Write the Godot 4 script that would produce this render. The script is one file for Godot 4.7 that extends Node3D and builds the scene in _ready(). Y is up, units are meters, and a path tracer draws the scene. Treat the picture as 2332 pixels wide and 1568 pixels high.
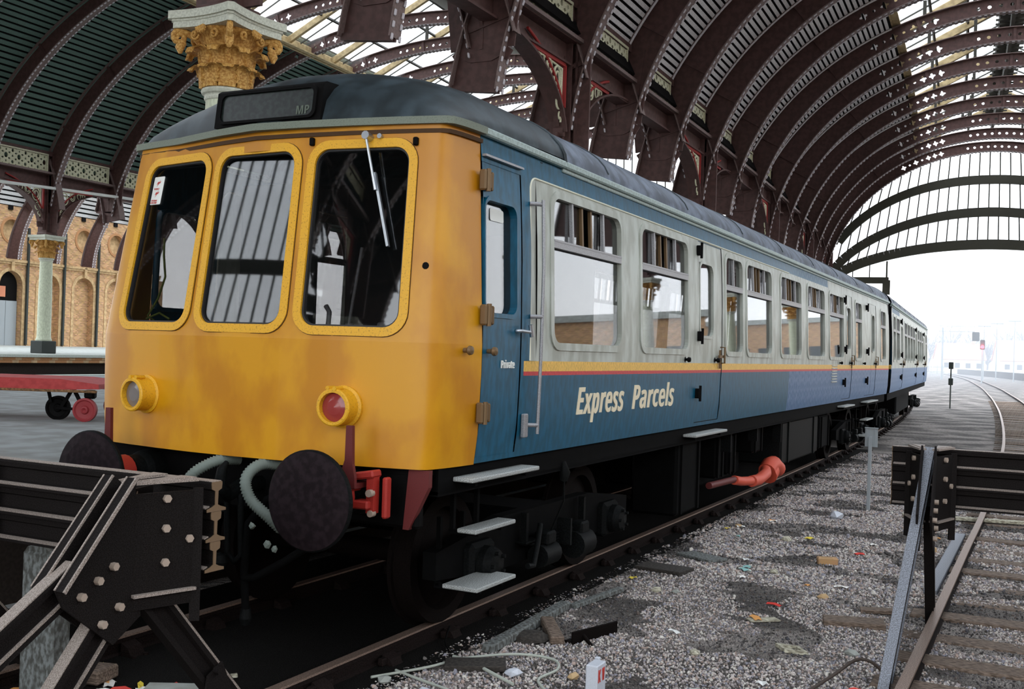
extends Node3D
# A parcels railcar standing at the buffers of a bay platform in a curved Victorian train shed.
# World: the railcar lies along z (its cab faces +z), x to its right-hand side, y up from the rail tops, metres.
# The shed follows a curve of radius RC: F(a, y, b) gives the frame at lateral offset a, height y, arc length b.

const RC := 400.0
const ZC := -9.8
const GY := -0.13          # ground level beside the tracks
const PITCH := 3.047       # rib spacing; a column stands under every third rib
const B0 := 2.39           # arc length of the rib that stands on the second column
var used := {}
var M := {}
var rng := RandomNumberGenerator.new()

class MB:
	var v := PackedVector3Array()
	var n := PackedVector3Array()
	var c := PackedColorArray()
	var T := Transform3D()
	var tint := Color(1, 1, 1)
	var tinted := false
	func tri(a: Vector3, b: Vector3, d: Vector3, out: Vector3, na = null, nb = null, nd = null) -> void:
		var g := (b - a).cross(d - a)
		if g.length_squared() < 1e-16:
			return
		var flip := g.dot(out) > 0.0
		var fn := g.normalized() * (1.0 if flip else -1.0)
		var p := [a, d, b] if flip else [a, b, d]
		var q := [na, nd, nb] if flip else [na, nb, nd]
		for i in 3:
			v.append(T * (p[i] as Vector3))
			n.append((T.basis * (fn if q[i] == null else q[i] as Vector3)).normalized())
			if tinted:
				c.append(tint)
	func face(p: Array, out: Vector3) -> void:
		for i in range(1, p.size() - 1):
			tri(p[0], p[i], p[i + 1], out)
	func box(ctr: Vector3, size: Vector3, b := Basis()) -> void:
		var h := size / 2.0
		for ax in 3:
			for s in [-1.0, 1.0]:
				var w := Vector3.ZERO; w[ax] = s
				var e1 := (ax + 1) % 3
				var e2 := (ax + 2) % 3
				var p := []
				for k in [[-1, -1], [1, -1], [1, 1], [-1, 1]]:
					var q := Vector3.ZERO
					q[ax] = s * h[ax]; q[e1] = k[0] * h[e1]; q[e2] = k[1] * h[e2]
					p.append(ctr + b * q)
				face(p, b * w)
	# a box with its long edges chamfered all round
	func cbox(ctr: Vector3, size: Vector3, ch: float, b := Basis()) -> void:
		var h := size / 2.0
		for ax in 3:
			for s in [-1.0, 1.0]:
				var e1 := (ax + 1) % 3
				var e2 := (ax + 2) % 3
				var p := []
				for k in [[-1, -1], [1, -1], [1, 1], [-1, 1]]:
					var q := Vector3.ZERO
					q[ax] = s * h[ax]; q[e1] = k[0] * (h[e1] - ch); q[e2] = k[1] * (h[e2] - ch)
					p.append(ctr + b * q)
				var w := Vector3.ZERO; w[ax] = s
				face(p, b * w)
				for t in [-1.0, 1.0]:
					var r := []
					for k in [-1.0, 1.0]:
						var q := Vector3.ZERO
						q[ax] = s * h[ax]; q[e1] = t * (h[e1] - ch); q[e2] = k * (h[e2] - ch)
						r.append(ctr + b * q)
					for k in [1.0, -1.0]:
						var q := Vector3.ZERO
						q[ax] = s * (h[ax] - ch); q[e1] = t * h[e1]; q[e2] = k * (h[e2] - ch)
						r.append(ctr + b * q)
					var o := Vector3.ZERO; o[ax] = s; o[e1] = t
					face(r, b * o)
		for i in 8:
			var sg := Vector3(1 if i & 1 else -1, 1 if i & 2 else -1, 1 if i & 4 else -1)
			var r := []
			for ax in 3:
				var q := sg * (h - Vector3.ONE * ch); q[ax] = sg[ax] * h[ax]
				r.append(ctr + b * q)
			face(r, b * sg)
	# a bar of rectangular section between two points
	func bar(a: Vector3, d: Vector3, w: float, h: float, up := Vector3.UP) -> void:
		var f := (d - a)
		var l := f.length()
		f /= l
		if absf(f.dot(up)) > 0.98:
			up = Vector3.RIGHT if absf(f.x) < 0.9 else Vector3.BACK
		var s := up.cross(f).normalized()
		box((a + d) / 2.0, Vector3(w, h, l), Basis(s, f.cross(s), f))
	func tube(p: Array, r: float, k := 8, caps := true, rs: Array = []) -> void:
		var rings := []
		var cs := []
		var side := Vector3.ZERO
		for i in p.size():
			var f: Vector3 = (p[mini(i + 1, p.size() - 1)] - p[maxi(i - 1, 0)]).normalized()
			if side == Vector3.ZERO:
				side = f.cross(Vector3.UP if absf(f.y) < 0.9 else Vector3.RIGHT).normalized()
			side = (side - f * side.dot(f)).normalized()
			var u := f.cross(side)
			var ring := []
			var rr: float = r if rs.is_empty() else rs[i]
			for j in k:
				var t := TAU * j / k
				ring.append([p[i] + (side * cos(t) + u * sin(t)) * rr, side * cos(t) + u * sin(t)])
			rings.append(ring)
			cs.append(f)
		for i in p.size() - 1:
			for j in k:
				var a = rings[i][j]
				var b = rings[i][(j + 1) % k]
				var d = rings[i + 1][(j + 1) % k]
				var e = rings[i + 1][j]
				tri(a[0], b[0], d[0], a[1] + b[1], a[1], b[1], d[1])
				tri(a[0], d[0], e[0], a[1] + b[1], a[1], d[1], e[1])
		if caps:
			for e in [0, p.size() - 1]:
				var q := []
				for x in rings[e]:
					q.append(x[0])
				face(q, cs[e] * (-1.0 if e == 0 else 1.0))
	func cyl(a: Vector3, b: Vector3, r: float, r2 := -1.0, k := 12, caps := true) -> void:
		tube([a, b], r, k, caps, [r, r if r2 < 0 else r2])
	# profile of (radius, height) turned about the y axis of X
	func lathe(prof: Array, k: int, X := Transform3D(), smooth := true) -> void:
		for i in prof.size() - 1:
			var p: Vector2 = prof[i]
			var q: Vector2 = prof[i + 1]
			var d := q - p
			var nn := Vector2(d.y, -d.x).normalized()
			for j in k:
				var t0 := TAU * j / k
				var t1 := TAU * (j + 1) / k
				var u0 := Vector3(cos(t0), 0, sin(t0))
				var u1 := Vector3(cos(t1), 0, sin(t1))
				var a := X * (u0 * p.x + Vector3.UP * p.y)
				var b := X * (u1 * p.x + Vector3.UP * p.y)
				var e := X * (u1 * q.x + Vector3.UP * q.y)
				var f := X * (u0 * q.x + Vector3.UP * q.y)
				var n0 := X.basis * (u0 * nn.x + Vector3.UP * nn.y)
				var n1 := X.basis * (u1 * nn.x + Vector3.UP * nn.y)
				if smooth:
					tri(a, b, e, n0 + n1, n0, n1, n1)
					tri(a, e, f, n0 + n1, n0, n1, n0)
				else:
					face([a, b, e, f], n0 + n1)
	# a polygon in the x-y plane of X, extruded along its z from d0 to d1
	func prism(poly: PackedVector2Array, d0: float, d1: float, X := Transform3D()) -> void:
		if Geometry2D.is_polygon_clockwise(poly):
			poly.reverse()
		var ids := Geometry2D.triangulate_polygon(poly)
		for s in [[d0, -1.0], [d1, 1.0]]:
			for i in range(0, ids.size(), 3):
				var q := []
				for k in 3:
					q.append(X * Vector3(poly[ids[i + k]].x, poly[ids[i + k]].y, s[0]))
				face(q, X.basis * Vector3(0, 0, s[1] * signf(d1 - d0)))
		for i in poly.size():
			var a := poly[i]
			var b := poly[(i + 1) % poly.size()]
			var e := b - a
			face([X * Vector3(a.x, a.y, d0), X * Vector3(b.x, b.y, d0), X * Vector3(b.x, b.y, d1), X * Vector3(a.x, a.y, d1)], X.basis * Vector3(e.y, -e.x, 0))
	# a frame between two closed outlines of equal count; f(point, depth) places them
	func ring(o: PackedVector2Array, i: PackedVector2Array, d0: float, d1: float, f: Callable) -> void:
		var k := o.size()
		var mid := Vector2.ZERO
		for p in o:
			mid += p / k
		var ax: Vector3 = f.call(mid, 1.0) - f.call(mid, 0.0)
		for j in k:
			var m := (j + 1) % k
			face([f.call(o[j], d1), f.call(o[m], d1), f.call(i[m], d1), f.call(i[j], d1)], ax * signf(d1 - d0))
			face([f.call(o[j], d0), f.call(o[m], d0), f.call(i[m], d0), f.call(i[j], d0)], -ax * signf(d1 - d0))
			var c0: Vector3 = f.call(mid, d0)
			face([f.call(o[j], d0), f.call(o[m], d0), f.call(o[m], d1), f.call(o[j], d1)], f.call(o[j], d0) - c0)
			face([f.call(i[j], d0), f.call(i[m], d0), f.call(i[m], d1), f.call(i[j], d1)], c0 - f.call(i[j], d0))
	# a grid of points [row][column]; smooth shading from the grid itself
	func grid(g: Array, out: Vector3, skip = null, smooth := true) -> void:
		var nr := g.size()
		var nc: int = g[0].size()
		var nm := []
		for r in nr:
			var row := []
			for q in nc:
				var du: Vector3 = g[r][mini(q + 1, nc - 1)] - g[r][maxi(q - 1, 0)]
				var dv: Vector3 = g[mini(r + 1, nr - 1)][q] - g[maxi(r - 1, 0)][q]
				var nn := du.cross(dv).normalized()
				row.append(nn)
			nm.append(row)
		var s := 1.0
		var tot := 0.0
		for r in nr:
			for q in nc:
				tot += (nm[r][q] as Vector3).dot(out)
		if tot < 0:
			s = -1.0
		for r in nr - 1:
			for q in nc - 1:
				if skip != null and skip.call(r, q):
					continue
				var n00: Vector3 = nm[r][q] * s
				var n01: Vector3 = nm[r][q + 1] * s
				var n11: Vector3 = nm[r + 1][q + 1] * s
				var n10: Vector3 = nm[r + 1][q] * s
				var o := n00 + n11 + n01 + n10
				if smooth:
					tri(g[r][q], g[r][q + 1], g[r + 1][q + 1], o, n00, n01, n11)
					tri(g[r][q], g[r + 1][q + 1], g[r + 1][q], o, n00, n11, n10)
				else:
					face([g[r][q], g[r][q + 1], g[r + 1][q + 1], g[r + 1][q]], o)
	# the same grid as a sheet with thickness (drawn twice and closed at its rim)
	func sheet(g: Array, out: Vector3, th: float, smooth := true) -> void:
		grid(g, out, null, smooth)
		var o := out.normalized()
		var h := []
		for row in g:
			var r := []
			for p in row:
				r.append(p - o * th)
			h.append(r)
		grid(h, -out, null, smooth)
		var nr := g.size() - 1
		var nc: int = g[0].size() - 1
		var mid: Vector3 = g[nr / 2][nc / 2]
		for q in nc:
			for r in [0, nr]:
				face([g[r][q], g[r][q + 1], h[r][q + 1], h[r][q]], g[r][q] - mid)
		for r in nr:
			for q in [0, nc]:
				face([g[r][q], g[r + 1][q], h[r + 1][q], h[r][q]], g[r][q] - mid)
	func blob(r: Vector3, seed_: int, rough := 0.25) -> void:
		var g := RandomNumberGenerator.new()
		g.seed = seed_
		var t := (1.0 + sqrt(5.0)) / 2.0
		var p := [Vector3(-1, t, 0), Vector3(1, t, 0), Vector3(-1, -t, 0), Vector3(1, -t, 0), Vector3(0, -1, t), Vector3(0, 1, t), Vector3(0, -1, -t), Vector3(0, 1, -t), Vector3(t, 0, -1), Vector3(t, 0, 1), Vector3(-t, 0, -1), Vector3(-t, 0, 1)]
		for i in 12:
			p[i] = p[i].normalized() * r * (1.0 + g.randf_range(-rough, rough))
		for f in [[0, 11, 5], [0, 5, 1], [0, 1, 7], [0, 7, 10], [0, 10, 11], [1, 5, 9], [5, 11, 4], [11, 10, 2], [10, 7, 6], [7, 1, 8], [3, 9, 4], [3, 4, 2], [3, 2, 6], [3, 6, 8], [3, 8, 9], [4, 9, 5], [2, 4, 11], [6, 2, 10], [8, 6, 7], [9, 8, 1]]:
			face([p[f[0]], p[f[1]], p[f[2]]], p[f[0]] + p[f[1]] + p[f[2]])
	func mesh() -> ArrayMesh:
		var a := []
		a.resize(Mesh.ARRAY_MAX)
		a[Mesh.ARRAY_VERTEX] = v
		a[Mesh.ARRAY_NORMAL] = n
		if tinted:
			a[Mesh.ARRAY_COLOR] = c
		var m := ArrayMesh.new()
		m.add_surface_from_arrays(Mesh.PRIMITIVE_TRIANGLES, a)
		return m

# ---------------------------------------------------------------- naming and placing
func numbered(called: String) -> String:
	var k: int = used.get(called, 0)
	used[called] = k + 1
	return called if k == 0 else "%s_%03d" % [called, k]

func tag(o: Node3D, label: String, category: String, group := "", kind := "") -> Node3D:
	o.set_meta("label", label)
	o.set_meta("category", category)
	if group:
		o.set_meta("group", group)
	if kind:
		o.set_meta("kind", kind)
	return o

func thing(called: String, label: String, category: String, X := Transform3D(), group := "", kind := "") -> Node3D:
	var o := Node3D.new()
	o.name = numbered(called)
	o.transform = X
	add_child(o)
	return tag(o, label, category, group, kind)

func part(called: String, m, mat: Material, parent: Node3D, X := Transform3D(), label := "") -> MeshInstance3D:
	var o := MeshInstance3D.new()
	o.name = called
	o.mesh = m.mesh() if m is MB else m
	o.material_override = mat
	o.transform = X
	parent.add_child(o, true)
	if label:
		o.set_meta("label", label)
	return o

func solo(called: String, m, mat: Material, label: String, category: String, X := Transform3D(), group := "", kind := "") -> MeshInstance3D:
	var o := part(numbered(called), m, mat, self, X)
	tag(o, label, category, group, kind)
	return o

func at(x: float, y: float, z: float, turn := 0.0) -> Transform3D:
	return Transform3D(Basis(Vector3.UP, deg_to_rad(turn)), Vector3(x, y, z))

# the frame of the curved shed: x across it, z back along it
func F(a: float, y: float, b: float) -> Transform3D:
	var t := b / RC
	return Transform3D(Basis(Vector3.UP, t), Vector3(-RC + (RC + a) * cos(t), y, ZC - (RC + a) * sin(t)))

func P(a: float, y: float, b: float) -> Vector3:
	return F(a, y, b).origin

func ordinal(i: int) -> String:
	return ["first", "second", "third", "fourth", "fifth", "sixth", "seventh", "eighth", "ninth", "tenth", "eleventh", "twelfth", "thirteenth", "fourteenth", "fifteenth", "sixteenth", "seventeenth", "eighteenth", "nineteenth", "twentieth", "twenty-first", "twenty-second", "twenty-third", "twenty-fourth"][i]

# ---------------------------------------------------------------- materials
func C(r: float, g: float, b: float) -> Color:
	return Color(r / 255.0, g / 255.0, b / 255.0)

func tex(freq: float, lo: Color, hi: Color, sd: int, size := 512, octaves := 5, p0 := 0.3, p1 := 0.7, kind := FastNoiseLite.TYPE_SIMPLEX_SMOOTH) -> NoiseTexture2D:
	var f := FastNoiseLite.new()
	f.noise_type = kind
	f.seed = sd
	f.frequency = freq
	f.fractal_octaves = octaves
	var t := NoiseTexture2D.new()
	t.width = size
	t.height = size
	t.seamless = true
	t.noise = f
	var g := Gradient.new()
	g.offsets = PackedFloat32Array([p0, p1])
	g.colors = PackedColorArray([lo, hi])
	t.color_ramp = g
	return t

func mat(called: String, col: Color, rough := 0.8, metal := 0.0, t: Texture2D = null, scale := Vector3.ONE, bump: Texture2D = null, depth := 0.3) -> StandardMaterial3D:
	var m := StandardMaterial3D.new()
	m.resource_name = called
	m.albedo_color = col
	m.roughness = rough
	m.metallic = metal
	m.uv1_triplanar = true
	m.uv1_world_triplanar = true
	m.uv1_scale = scale
	if t:
		m.albedo_texture = t
	if bump:
		m.heightmap_enabled = true
		m.heightmap_texture = bump
		m.heightmap_scale = depth
	M[called] = m
	return m

# distant brickwork: courses of stretchers with pale joints, each brick its own tone
func brick_texture() -> ImageTexture:
	var im := Image.create(128, 132, false, Image.FORMAT_RGB8)
	im.fill(C(226, 214, 196))
	var g := RandomNumberGenerator.new()
	g.seed = 4
	for r in 12:
		for c in 5:
			var t := g.randf_range(0.72, 1.0)
			var col := Color(t, t * g.randf_range(0.9, 0.97), t * g.randf_range(0.8, 0.93))
			im.fill_rect(Rect2i(c * 32 - (16 if r % 2 else 0) + 1, r * 11 + 1, 30, 9), col)
	return ImageTexture.create_from_image(im)

func materials() -> void:
	var W := Color(1, 1, 1)
	var grime := tex(0.012, Color(0.86, 0.85, 0.83), W, 3)
	var fine := tex(0.05, Color(0.88, 0.88, 0.87), W, 5, 512, 4)
	var speck := tex(0.09, Color(0.7, 0.68, 0.64), W, 7, 512, 3, 0.15, 0.36)
	var yel := tex(0.006, Color(0.9, 0.84, 0.8), W, 11, 512, 6, 0.35, 0.65)
	var streak := tex(0.02, Color(0.74, 0.82, 0.8), W, 13, 512, 5, 0.25, 0.7)
	var stone := tex(0.05, Color(0.66, 0.65, 0.63), W, 17, 512, 5)
	var patch := tex(0.008, Color(0.56, 0.55, 0.54), W, 19, 512, 6, 0.32, 0.6)
	var grain := tex(0.03, Color(0.6, 0.58, 0.55), W, 23, 512, 4)
	mat("yellow", C(208, 146, 6), 0.42, 0.0, yel, Vector3(0.55, 0.3, 0.55))
	mat("yellow_trim", C(224, 166, 26), 0.5, 0.0, speck, Vector3(1.4, 1.4, 1.4))
	mat("eave_grime_shade", C(70, 44, 12), 0.8, 0.0, speck, Vector3(2, 2, 2))  # brown of grime, darkened too for the shade under the gutter
	mat("blue", C(6, 90, 120), 0.38, 0.0, streak, Vector3(1.6, 0.5, 1.6))
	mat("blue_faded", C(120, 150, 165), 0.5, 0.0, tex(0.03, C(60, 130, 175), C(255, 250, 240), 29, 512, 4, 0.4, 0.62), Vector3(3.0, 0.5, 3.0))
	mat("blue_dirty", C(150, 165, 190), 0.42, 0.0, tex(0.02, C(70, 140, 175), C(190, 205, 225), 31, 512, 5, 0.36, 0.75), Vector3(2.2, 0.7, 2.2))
	mat("pale", C(184, 190, 181), 0.4, 0.0, grime, Vector3(0.8, 0.3, 0.8))
	mat("cream_line", C(226, 226, 205), 0.5)
	mat("stripe_yellow", C(240, 190, 85), 0.45, 0.0, fine, Vector3(2, 1, 2))
	mat("stripe_red", C(205, 52, 58), 0.45, 0.0, fine, Vector3(2, 1, 2))
	mat("roof_paint", C(112, 122, 138), 0.55, 0.0, tex(0.012, Color(0.62, 0.62, 0.62), W, 37, 512, 5), Vector3(0.6, 0.6, 0.6))
	mat("roof_dark", C(50, 62, 68), 0.5, 0.0, tex(0.012, Color(0.42, 0.48, 0.48), W, 41, 512, 5), Vector3(0.5, 0.5, 0.5))
	mat("front_gutter", C(116, 124, 110), 0.6, 0.0, speck, Vector3(2, 2, 2))
	mat("gutter", C(165, 182, 178), 0.5, 0.0, fine, Vector3(1, 1, 1))
	mat("black", C(12, 11, 11), 0.62, 0.0, grime, Vector3(1, 1, 1))
	mat("under", C(9, 9, 9), 0.85, 0.0, grime, Vector3(1, 1, 1))
	mat("under_oil", C(20, 22, 22), 0.6, 0.0, stone, Vector3(2, 2, 2))
	mat("buffer_face", C(40, 31, 34), 0.6, 0.1, tex(0.02, Color(0.75, 0.75, 0.75), W, 43, 512, 5), Vector3(1.5, 1.5, 1.5))
	mat("red", C(168, 44, 34), 0.55, 0.0, speck, Vector3(3, 3, 3))
	mat("pipe_red", C(214, 84, 58), 0.6, 0.0, speck, Vector3(3, 3, 3))
	mat("red_dark", C(96, 26, 24), 0.6, 0.0, speck, Vector3(3, 3, 3))
	mat("chrome", C(190, 195, 200), 0.3, 0.9)
	mat("steel", C(165, 165, 168), 0.45, 0.5, fine, Vector3(3, 3, 3))
	mat("brassy", C(112, 88, 58), 0.5, 0.3)
	mat("step", C(188, 192, 190), 0.6, 0.0, stone, Vector3(4, 4, 4))
	mat("hose", C(120, 130, 122), 0.7, 0.0, speck, Vector3(6, 6, 6))
	mat("rubber", C(24, 24, 26), 0.55)
	mat("interior", C(34, 32, 30), 0.8)
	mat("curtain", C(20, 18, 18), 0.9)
	mat("white", C(232, 234, 228), 0.5)
	mat("marker_white", C(200, 204, 212), 0.6, 0.0, speck, Vector3(5, 5, 5))
	mat("letter", C(236, 222, 190), 0.5)
	mat("red_letter", C(190, 60, 50), 0.6)
	mat("lens_clear", C(130, 122, 118), 0.15, 0.1)
	mat("lens_red", C(150, 60, 56), 0.15, 0.0)
	mat("rust", C(22, 16, 14), 0.8, 0.1, stone, Vector3(3, 3, 3))
	mat("rail_side", C(38, 30, 28), 0.85, 0.0, stone, Vector3(3, 3, 3))
	mat("rail_top", C(164, 140, 126), 0.5, 0.5, stone, Vector3(4, 4, 4))
	mat("rail_shiny", C(190, 188, 180), 0.35, 0.7)
	mat("stop_iron", C(38, 34, 33), 0.7, 0.15, stone, Vector3(5, 5, 5))
	mat("stop_lit_edge", C(182, 168, 158), 0.6, 0.2, stone, Vector3(5, 5, 5))  # paler than stop_iron: light on the upper faces painted into the colour
	mat("strut", C(150, 154, 164), 0.55, 0.2, stone, Vector3(4, 4, 4))
	mat("bolt", C(176, 158, 142), 0.6, 0.2)
	mat("cut_edge", C(120, 96, 70), 0.7, 0.0, speck, Vector3(8, 8, 8))
	mat("timber", C(128, 110, 96), 0.9, 0.0, grain, Vector3(1.0, 4.0, 4.0))
	mat("timber_grey", C(122, 126, 124), 0.9, 0.0, grain, Vector3(2.0, 1.0, 2.0))
	mat("timber_pale", C(205, 200, 178), 0.85, 0.0, grain, Vector3(1, 3, 3))
	mat("timber_dark", C(64, 58, 52), 0.9, 0.0, grain, Vector3(2, 4, 2))
	mat("ballast", C(160, 150, 142), 0.95, 0.0, patch, Vector3(0.12, 0.12, 0.12), tex(0.12, Color(0, 0, 0), W, 47, 512, 3), 2.0)
	M.ballast.detail_enabled = true
	M.ballast.detail_albedo = tex(0.11, Color(0.42, 0.42, 0.42), W, 53, 1024, 3, 0.3, 0.62)
	M.ballast.detail_blend_mode = BaseMaterial3D.BLEND_MODE_MUL
	M.ballast.detail_uv_layer = BaseMaterial3D.DETAIL_UV_2
	M.ballast.uv2_triplanar = true
	M.ballast.uv2_world_triplanar = true
	M.ballast.uv2_scale = Vector3(0.55, 0.55, 0.55)
	mat("pebble", W, 0.95)
	M.pebble.vertex_color_use_as_albedo = true
	mat("soil", C(30, 28, 26), 1.0, 0.0, stone, Vector3(3, 3, 3), stone, 1.0)  # near-black: oil stain and the shade beneath the car in one colour
	mat("asphalt", C(150, 153, 152), 0.8, 0.0, grime, Vector3(0.3, 0.3, 0.3))
	mat("concrete", C(168, 172, 166), 0.9, 0.0, grime, Vector3(0.5, 0.5, 0.5))
	mat("coping", C(196, 204, 194), 0.85, 0.0, fine, Vector3(1, 1, 1))
	mat("brick", C(204, 172, 134), 0.9, 0.0, brick_texture(), Vector3(1.11, 1.11, 1.11))
	mat("brick_red", C(178, 128, 84), 0.9, 0.0, fine, Vector3(1, 1, 1))
	mat("brick_blue", C(48, 42, 38), 0.9, 0.0, fine, Vector3(1, 1, 1))
	mat("mortar", C(196, 166, 128), 0.95, 0.0, grime, Vector3(0.4, 0.4, 0.4))
	mat("stone_trim", C(198, 166, 122), 0.9, 0.0, grime, Vector3(0.5, 0.5, 0.5))
	mat("column", C(208, 214, 188), 0.6, 0.0, fine, Vector3(0.8, 0.3, 0.8))
	mat("abacus", C(206, 208, 192), 0.6, 0.0, fine, Vector3(1, 1, 1))
	mat("capital", C(214, 172, 96), 0.7, 0.0, tex(0.03, C(190, 160, 110), W, 61, 512, 4), Vector3(2, 2, 2))
	mat("plinth", C(40, 46, 42), 0.7)
	mat("iron", C(88, 60, 56), 0.65, 0.0, grime, Vector3(0.8, 0.8, 0.8))
	mat("iron_flange", C(128, 108, 104), 0.6, 0.0, fine, Vector3(0.8, 0.8, 0.8))
	mat("rivet", C(205, 200, 205), 0.5)  # near-white tone stands for light catching the rivet heads
	mat("pierced", C(226, 224, 192), 0.7, 0.0, fine, Vector3(1, 1, 1))
	mat("spandrel_red", C(150, 34, 30), 0.6)
	mat("slat", C(246, 243, 244), 0.75, 0.0, fine, Vector3(0.7, 0.7, 0.7))
	mat("slat_green", C(98, 124, 114), 0.75, 0.0, fine, Vector3(0.7, 0.7, 0.7))
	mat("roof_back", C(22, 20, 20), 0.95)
	mat("rafter", C(196, 174, 130), 0.7, 0.0, grime, Vector3(0.6, 0.6, 0.6))
	mat("glazing_bar", C(58, 56, 48), 0.7)
	mat("band", C(60, 58, 46), 0.7)
	mat("trolley_red", C(190, 58, 56), 0.55, 0.0, tex(0.02, C(225, 190, 190), W, 67), Vector3(1, 1, 1))
	mat("trolley_wood", C(150, 110, 70), 0.8, 0.0, grain, Vector3(2, 2, 2))
	mat("wheel_red", C(150, 44, 48), 0.6)
	mat("cable", C(172, 176, 164), 0.7)
	mat("wire", C(60, 48, 40), 0.7)
	mat("tile_orange", C(206, 132, 100), 0.9)
	mat("render_white", C(220, 218, 210), 0.9)
	mat("tree", C(120, 130, 128), 0.95)
	mat("bark", C(96, 92, 90), 0.95)
	mat("post_grey", C(150, 156, 158), 0.6)
	for g in [["glass", 0.05, 0.02, C(20, 26, 26)], ["roof_glass", 0.06, 0.1, C(225, 238, 238)]]:
		var m := StandardMaterial3D.new()
		m.resource_name = g[0]
		m.transparency = BaseMaterial3D.TRANSPARENCY_ALPHA
		m.albedo_color = Color(g[3], g[1])
		m.roughness = g[2]
		m.metallic_specular = 0.7
		M[g[0]] = m
	M.glass.albedo_color = Color(C(12, 15, 15), 0.4)
	for k in ["black", "under", "under_oil", "rust", "roof_back", "soil", "buffer_face", "stop_iron", "rail_side", "brick_blue"]:
		M[k].metallic_specular = 0.2
	var s := StandardMaterial3D.new()
	s.resource_name = "signal_red"
	s.albedo_color = C(120, 10, 10)
	s.emission_enabled = true
	s.emission = C(255, 40, 50)
	s.emission_energy_multiplier = 4.0
	M["signal_red"] = s

# ---------------------------------------------------------------- the railcars
func side_x(y: float) -> float:
	var k := [Vector2(1.21, 1.376), Vector2(1.4, 1.398), Vector2(1.75, 1.41), Vector2(2.05, 1.41), Vector2(2.6, 1.396), Vector2(3.0, 1.372), Vector2(3.3, 1.345)]
	for i in k.size() - 1:
		if y <= k[i + 1].x:
			return lerpf(k[i].y, k[i + 1].y, clampf((y - k[i].x) / (k[i + 1].x - k[i].x), 0.0, 1.0))
	return 1.345

func rrect(x0: float, y0: float, x1: float, y1: float, r: float, n := 5) -> PackedVector2Array:
	var o := PackedVector2Array()
	for q in [[x1 - r, y1 - r, 0.0], [x0 + r, y1 - r, 0.25], [x0 + r, y0 + r, 0.5], [x1 - r, y0 + r, 0.75]]:
		for i in n + 1:
			var t: float = TAU * (q[2] + 0.25 * i / n)
			o.append(Vector2(q[0] + r * cos(t), q[1] + r * sin(t)))
	return o

# a flat or gently curved plate with an outline, placed by f(point, depth)
func plate(mb: MB, o: PackedVector2Array, d0: float, d1: float, f: Callable) -> void:
	var mid := Vector2.ZERO
	for p in o:
		mid += p / o.size()
	var ax: Vector3 = f.call(mid, d1) - f.call(mid, d0)
	for s in [[d0, -1.0], [d1, 1.0]]:
		var c: Vector3 = f.call(mid, s[0])
		for j in o.size():
			mb.tri(c, f.call(o[j], s[0]), f.call(o[(j + 1) % o.size()], s[0]), ax * s[1])
	for j in o.size():
		var m := (j + 1) % o.size()
		mb.face([f.call(o[j], d0), f.call(o[m], d0), f.call(o[m], d1), f.call(o[j], d1)], f.call(o[j], d0) - f.call(mid, d0))

# the plane through a window's corners, so that its glass lies flat
func flat_map(f: Callable, x0: float, y0: float, x1: float, y1: float) -> Callable:
	var o: Vector3 = f.call(Vector2(x0, y0), 0.0)
	var ex: Vector3 = (f.call(Vector2(x1, y0), 0.0) - o) / (x1 - x0)
	var ey: Vector3 = (f.call(Vector2(x0, y1), 0.0) - o) / (y1 - y0)
	var n := ex.cross(ey).normalized()
	var q: Vector3 = f.call(Vector2(x0, y0), 1.0) - o
	if n.dot(q) < 0:
		n = -n
	return func(p: Vector2, d: float) -> Vector3: return o + ex * (p.x - x0) + ey * (p.y - y0) + n * d

func breaks(a: float, b: float, step: float, extra: Array) -> Array:
	var o := [a, b]
	var k := int(absf(b - a) / step)
	for i in range(1, k + 1):
		o.append(a + (b - a) * i / (k + 1))
	for e in extra:
		if e > minf(a, b) + 1e-4 and e < maxf(a, b) - 1e-4:
			o.append(e)
	o.sort()
	var u := [o[0]]
	for x in o:
		if x - u[-1] > 1e-4:
			u.append(x)
	return u

# a piece of car side between z0..z1 and y0..y1 with rectangular openings left out
func skin(mb: MB, s: float, z0: float, z1: float, y0: float, y1: float, holes: Array, off := 0.0) -> void:
	var ez := []
	var ey := []
	for h in holes:
		ez.append_array([h[0], h[1]])
		ey.append_array([h[2], h[3]])
	var zs := breaks(z0, z1, 1.2, ez)
	var ys := breaks(y0, y1, 0.22, ey)
	var g := []
	for y in ys:
		var row := []
		for z in zs:
			row.append(Vector3(s * (side_x(y) + off), y, z))
		g.append(row)
	mb.grid(g, Vector3(s, 0, 0), func(r, q):
		var cz: float = (zs[q] + zs[q + 1]) / 2
		var cy: float = (ys[r] + ys[r + 1]) / 2
		for h in holes:
			if cz > minf(h[0], h[1]) and cz < maxf(h[0], h[1]) and cy > h[2] and cy < h[3]:
				return true
		return false)

func side_map(s: float) -> Callable:
	return func(p: Vector2, d: float) -> Vector3: return Vector3(s * (side_x(p.y) + d), p.y, p.x)

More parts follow.
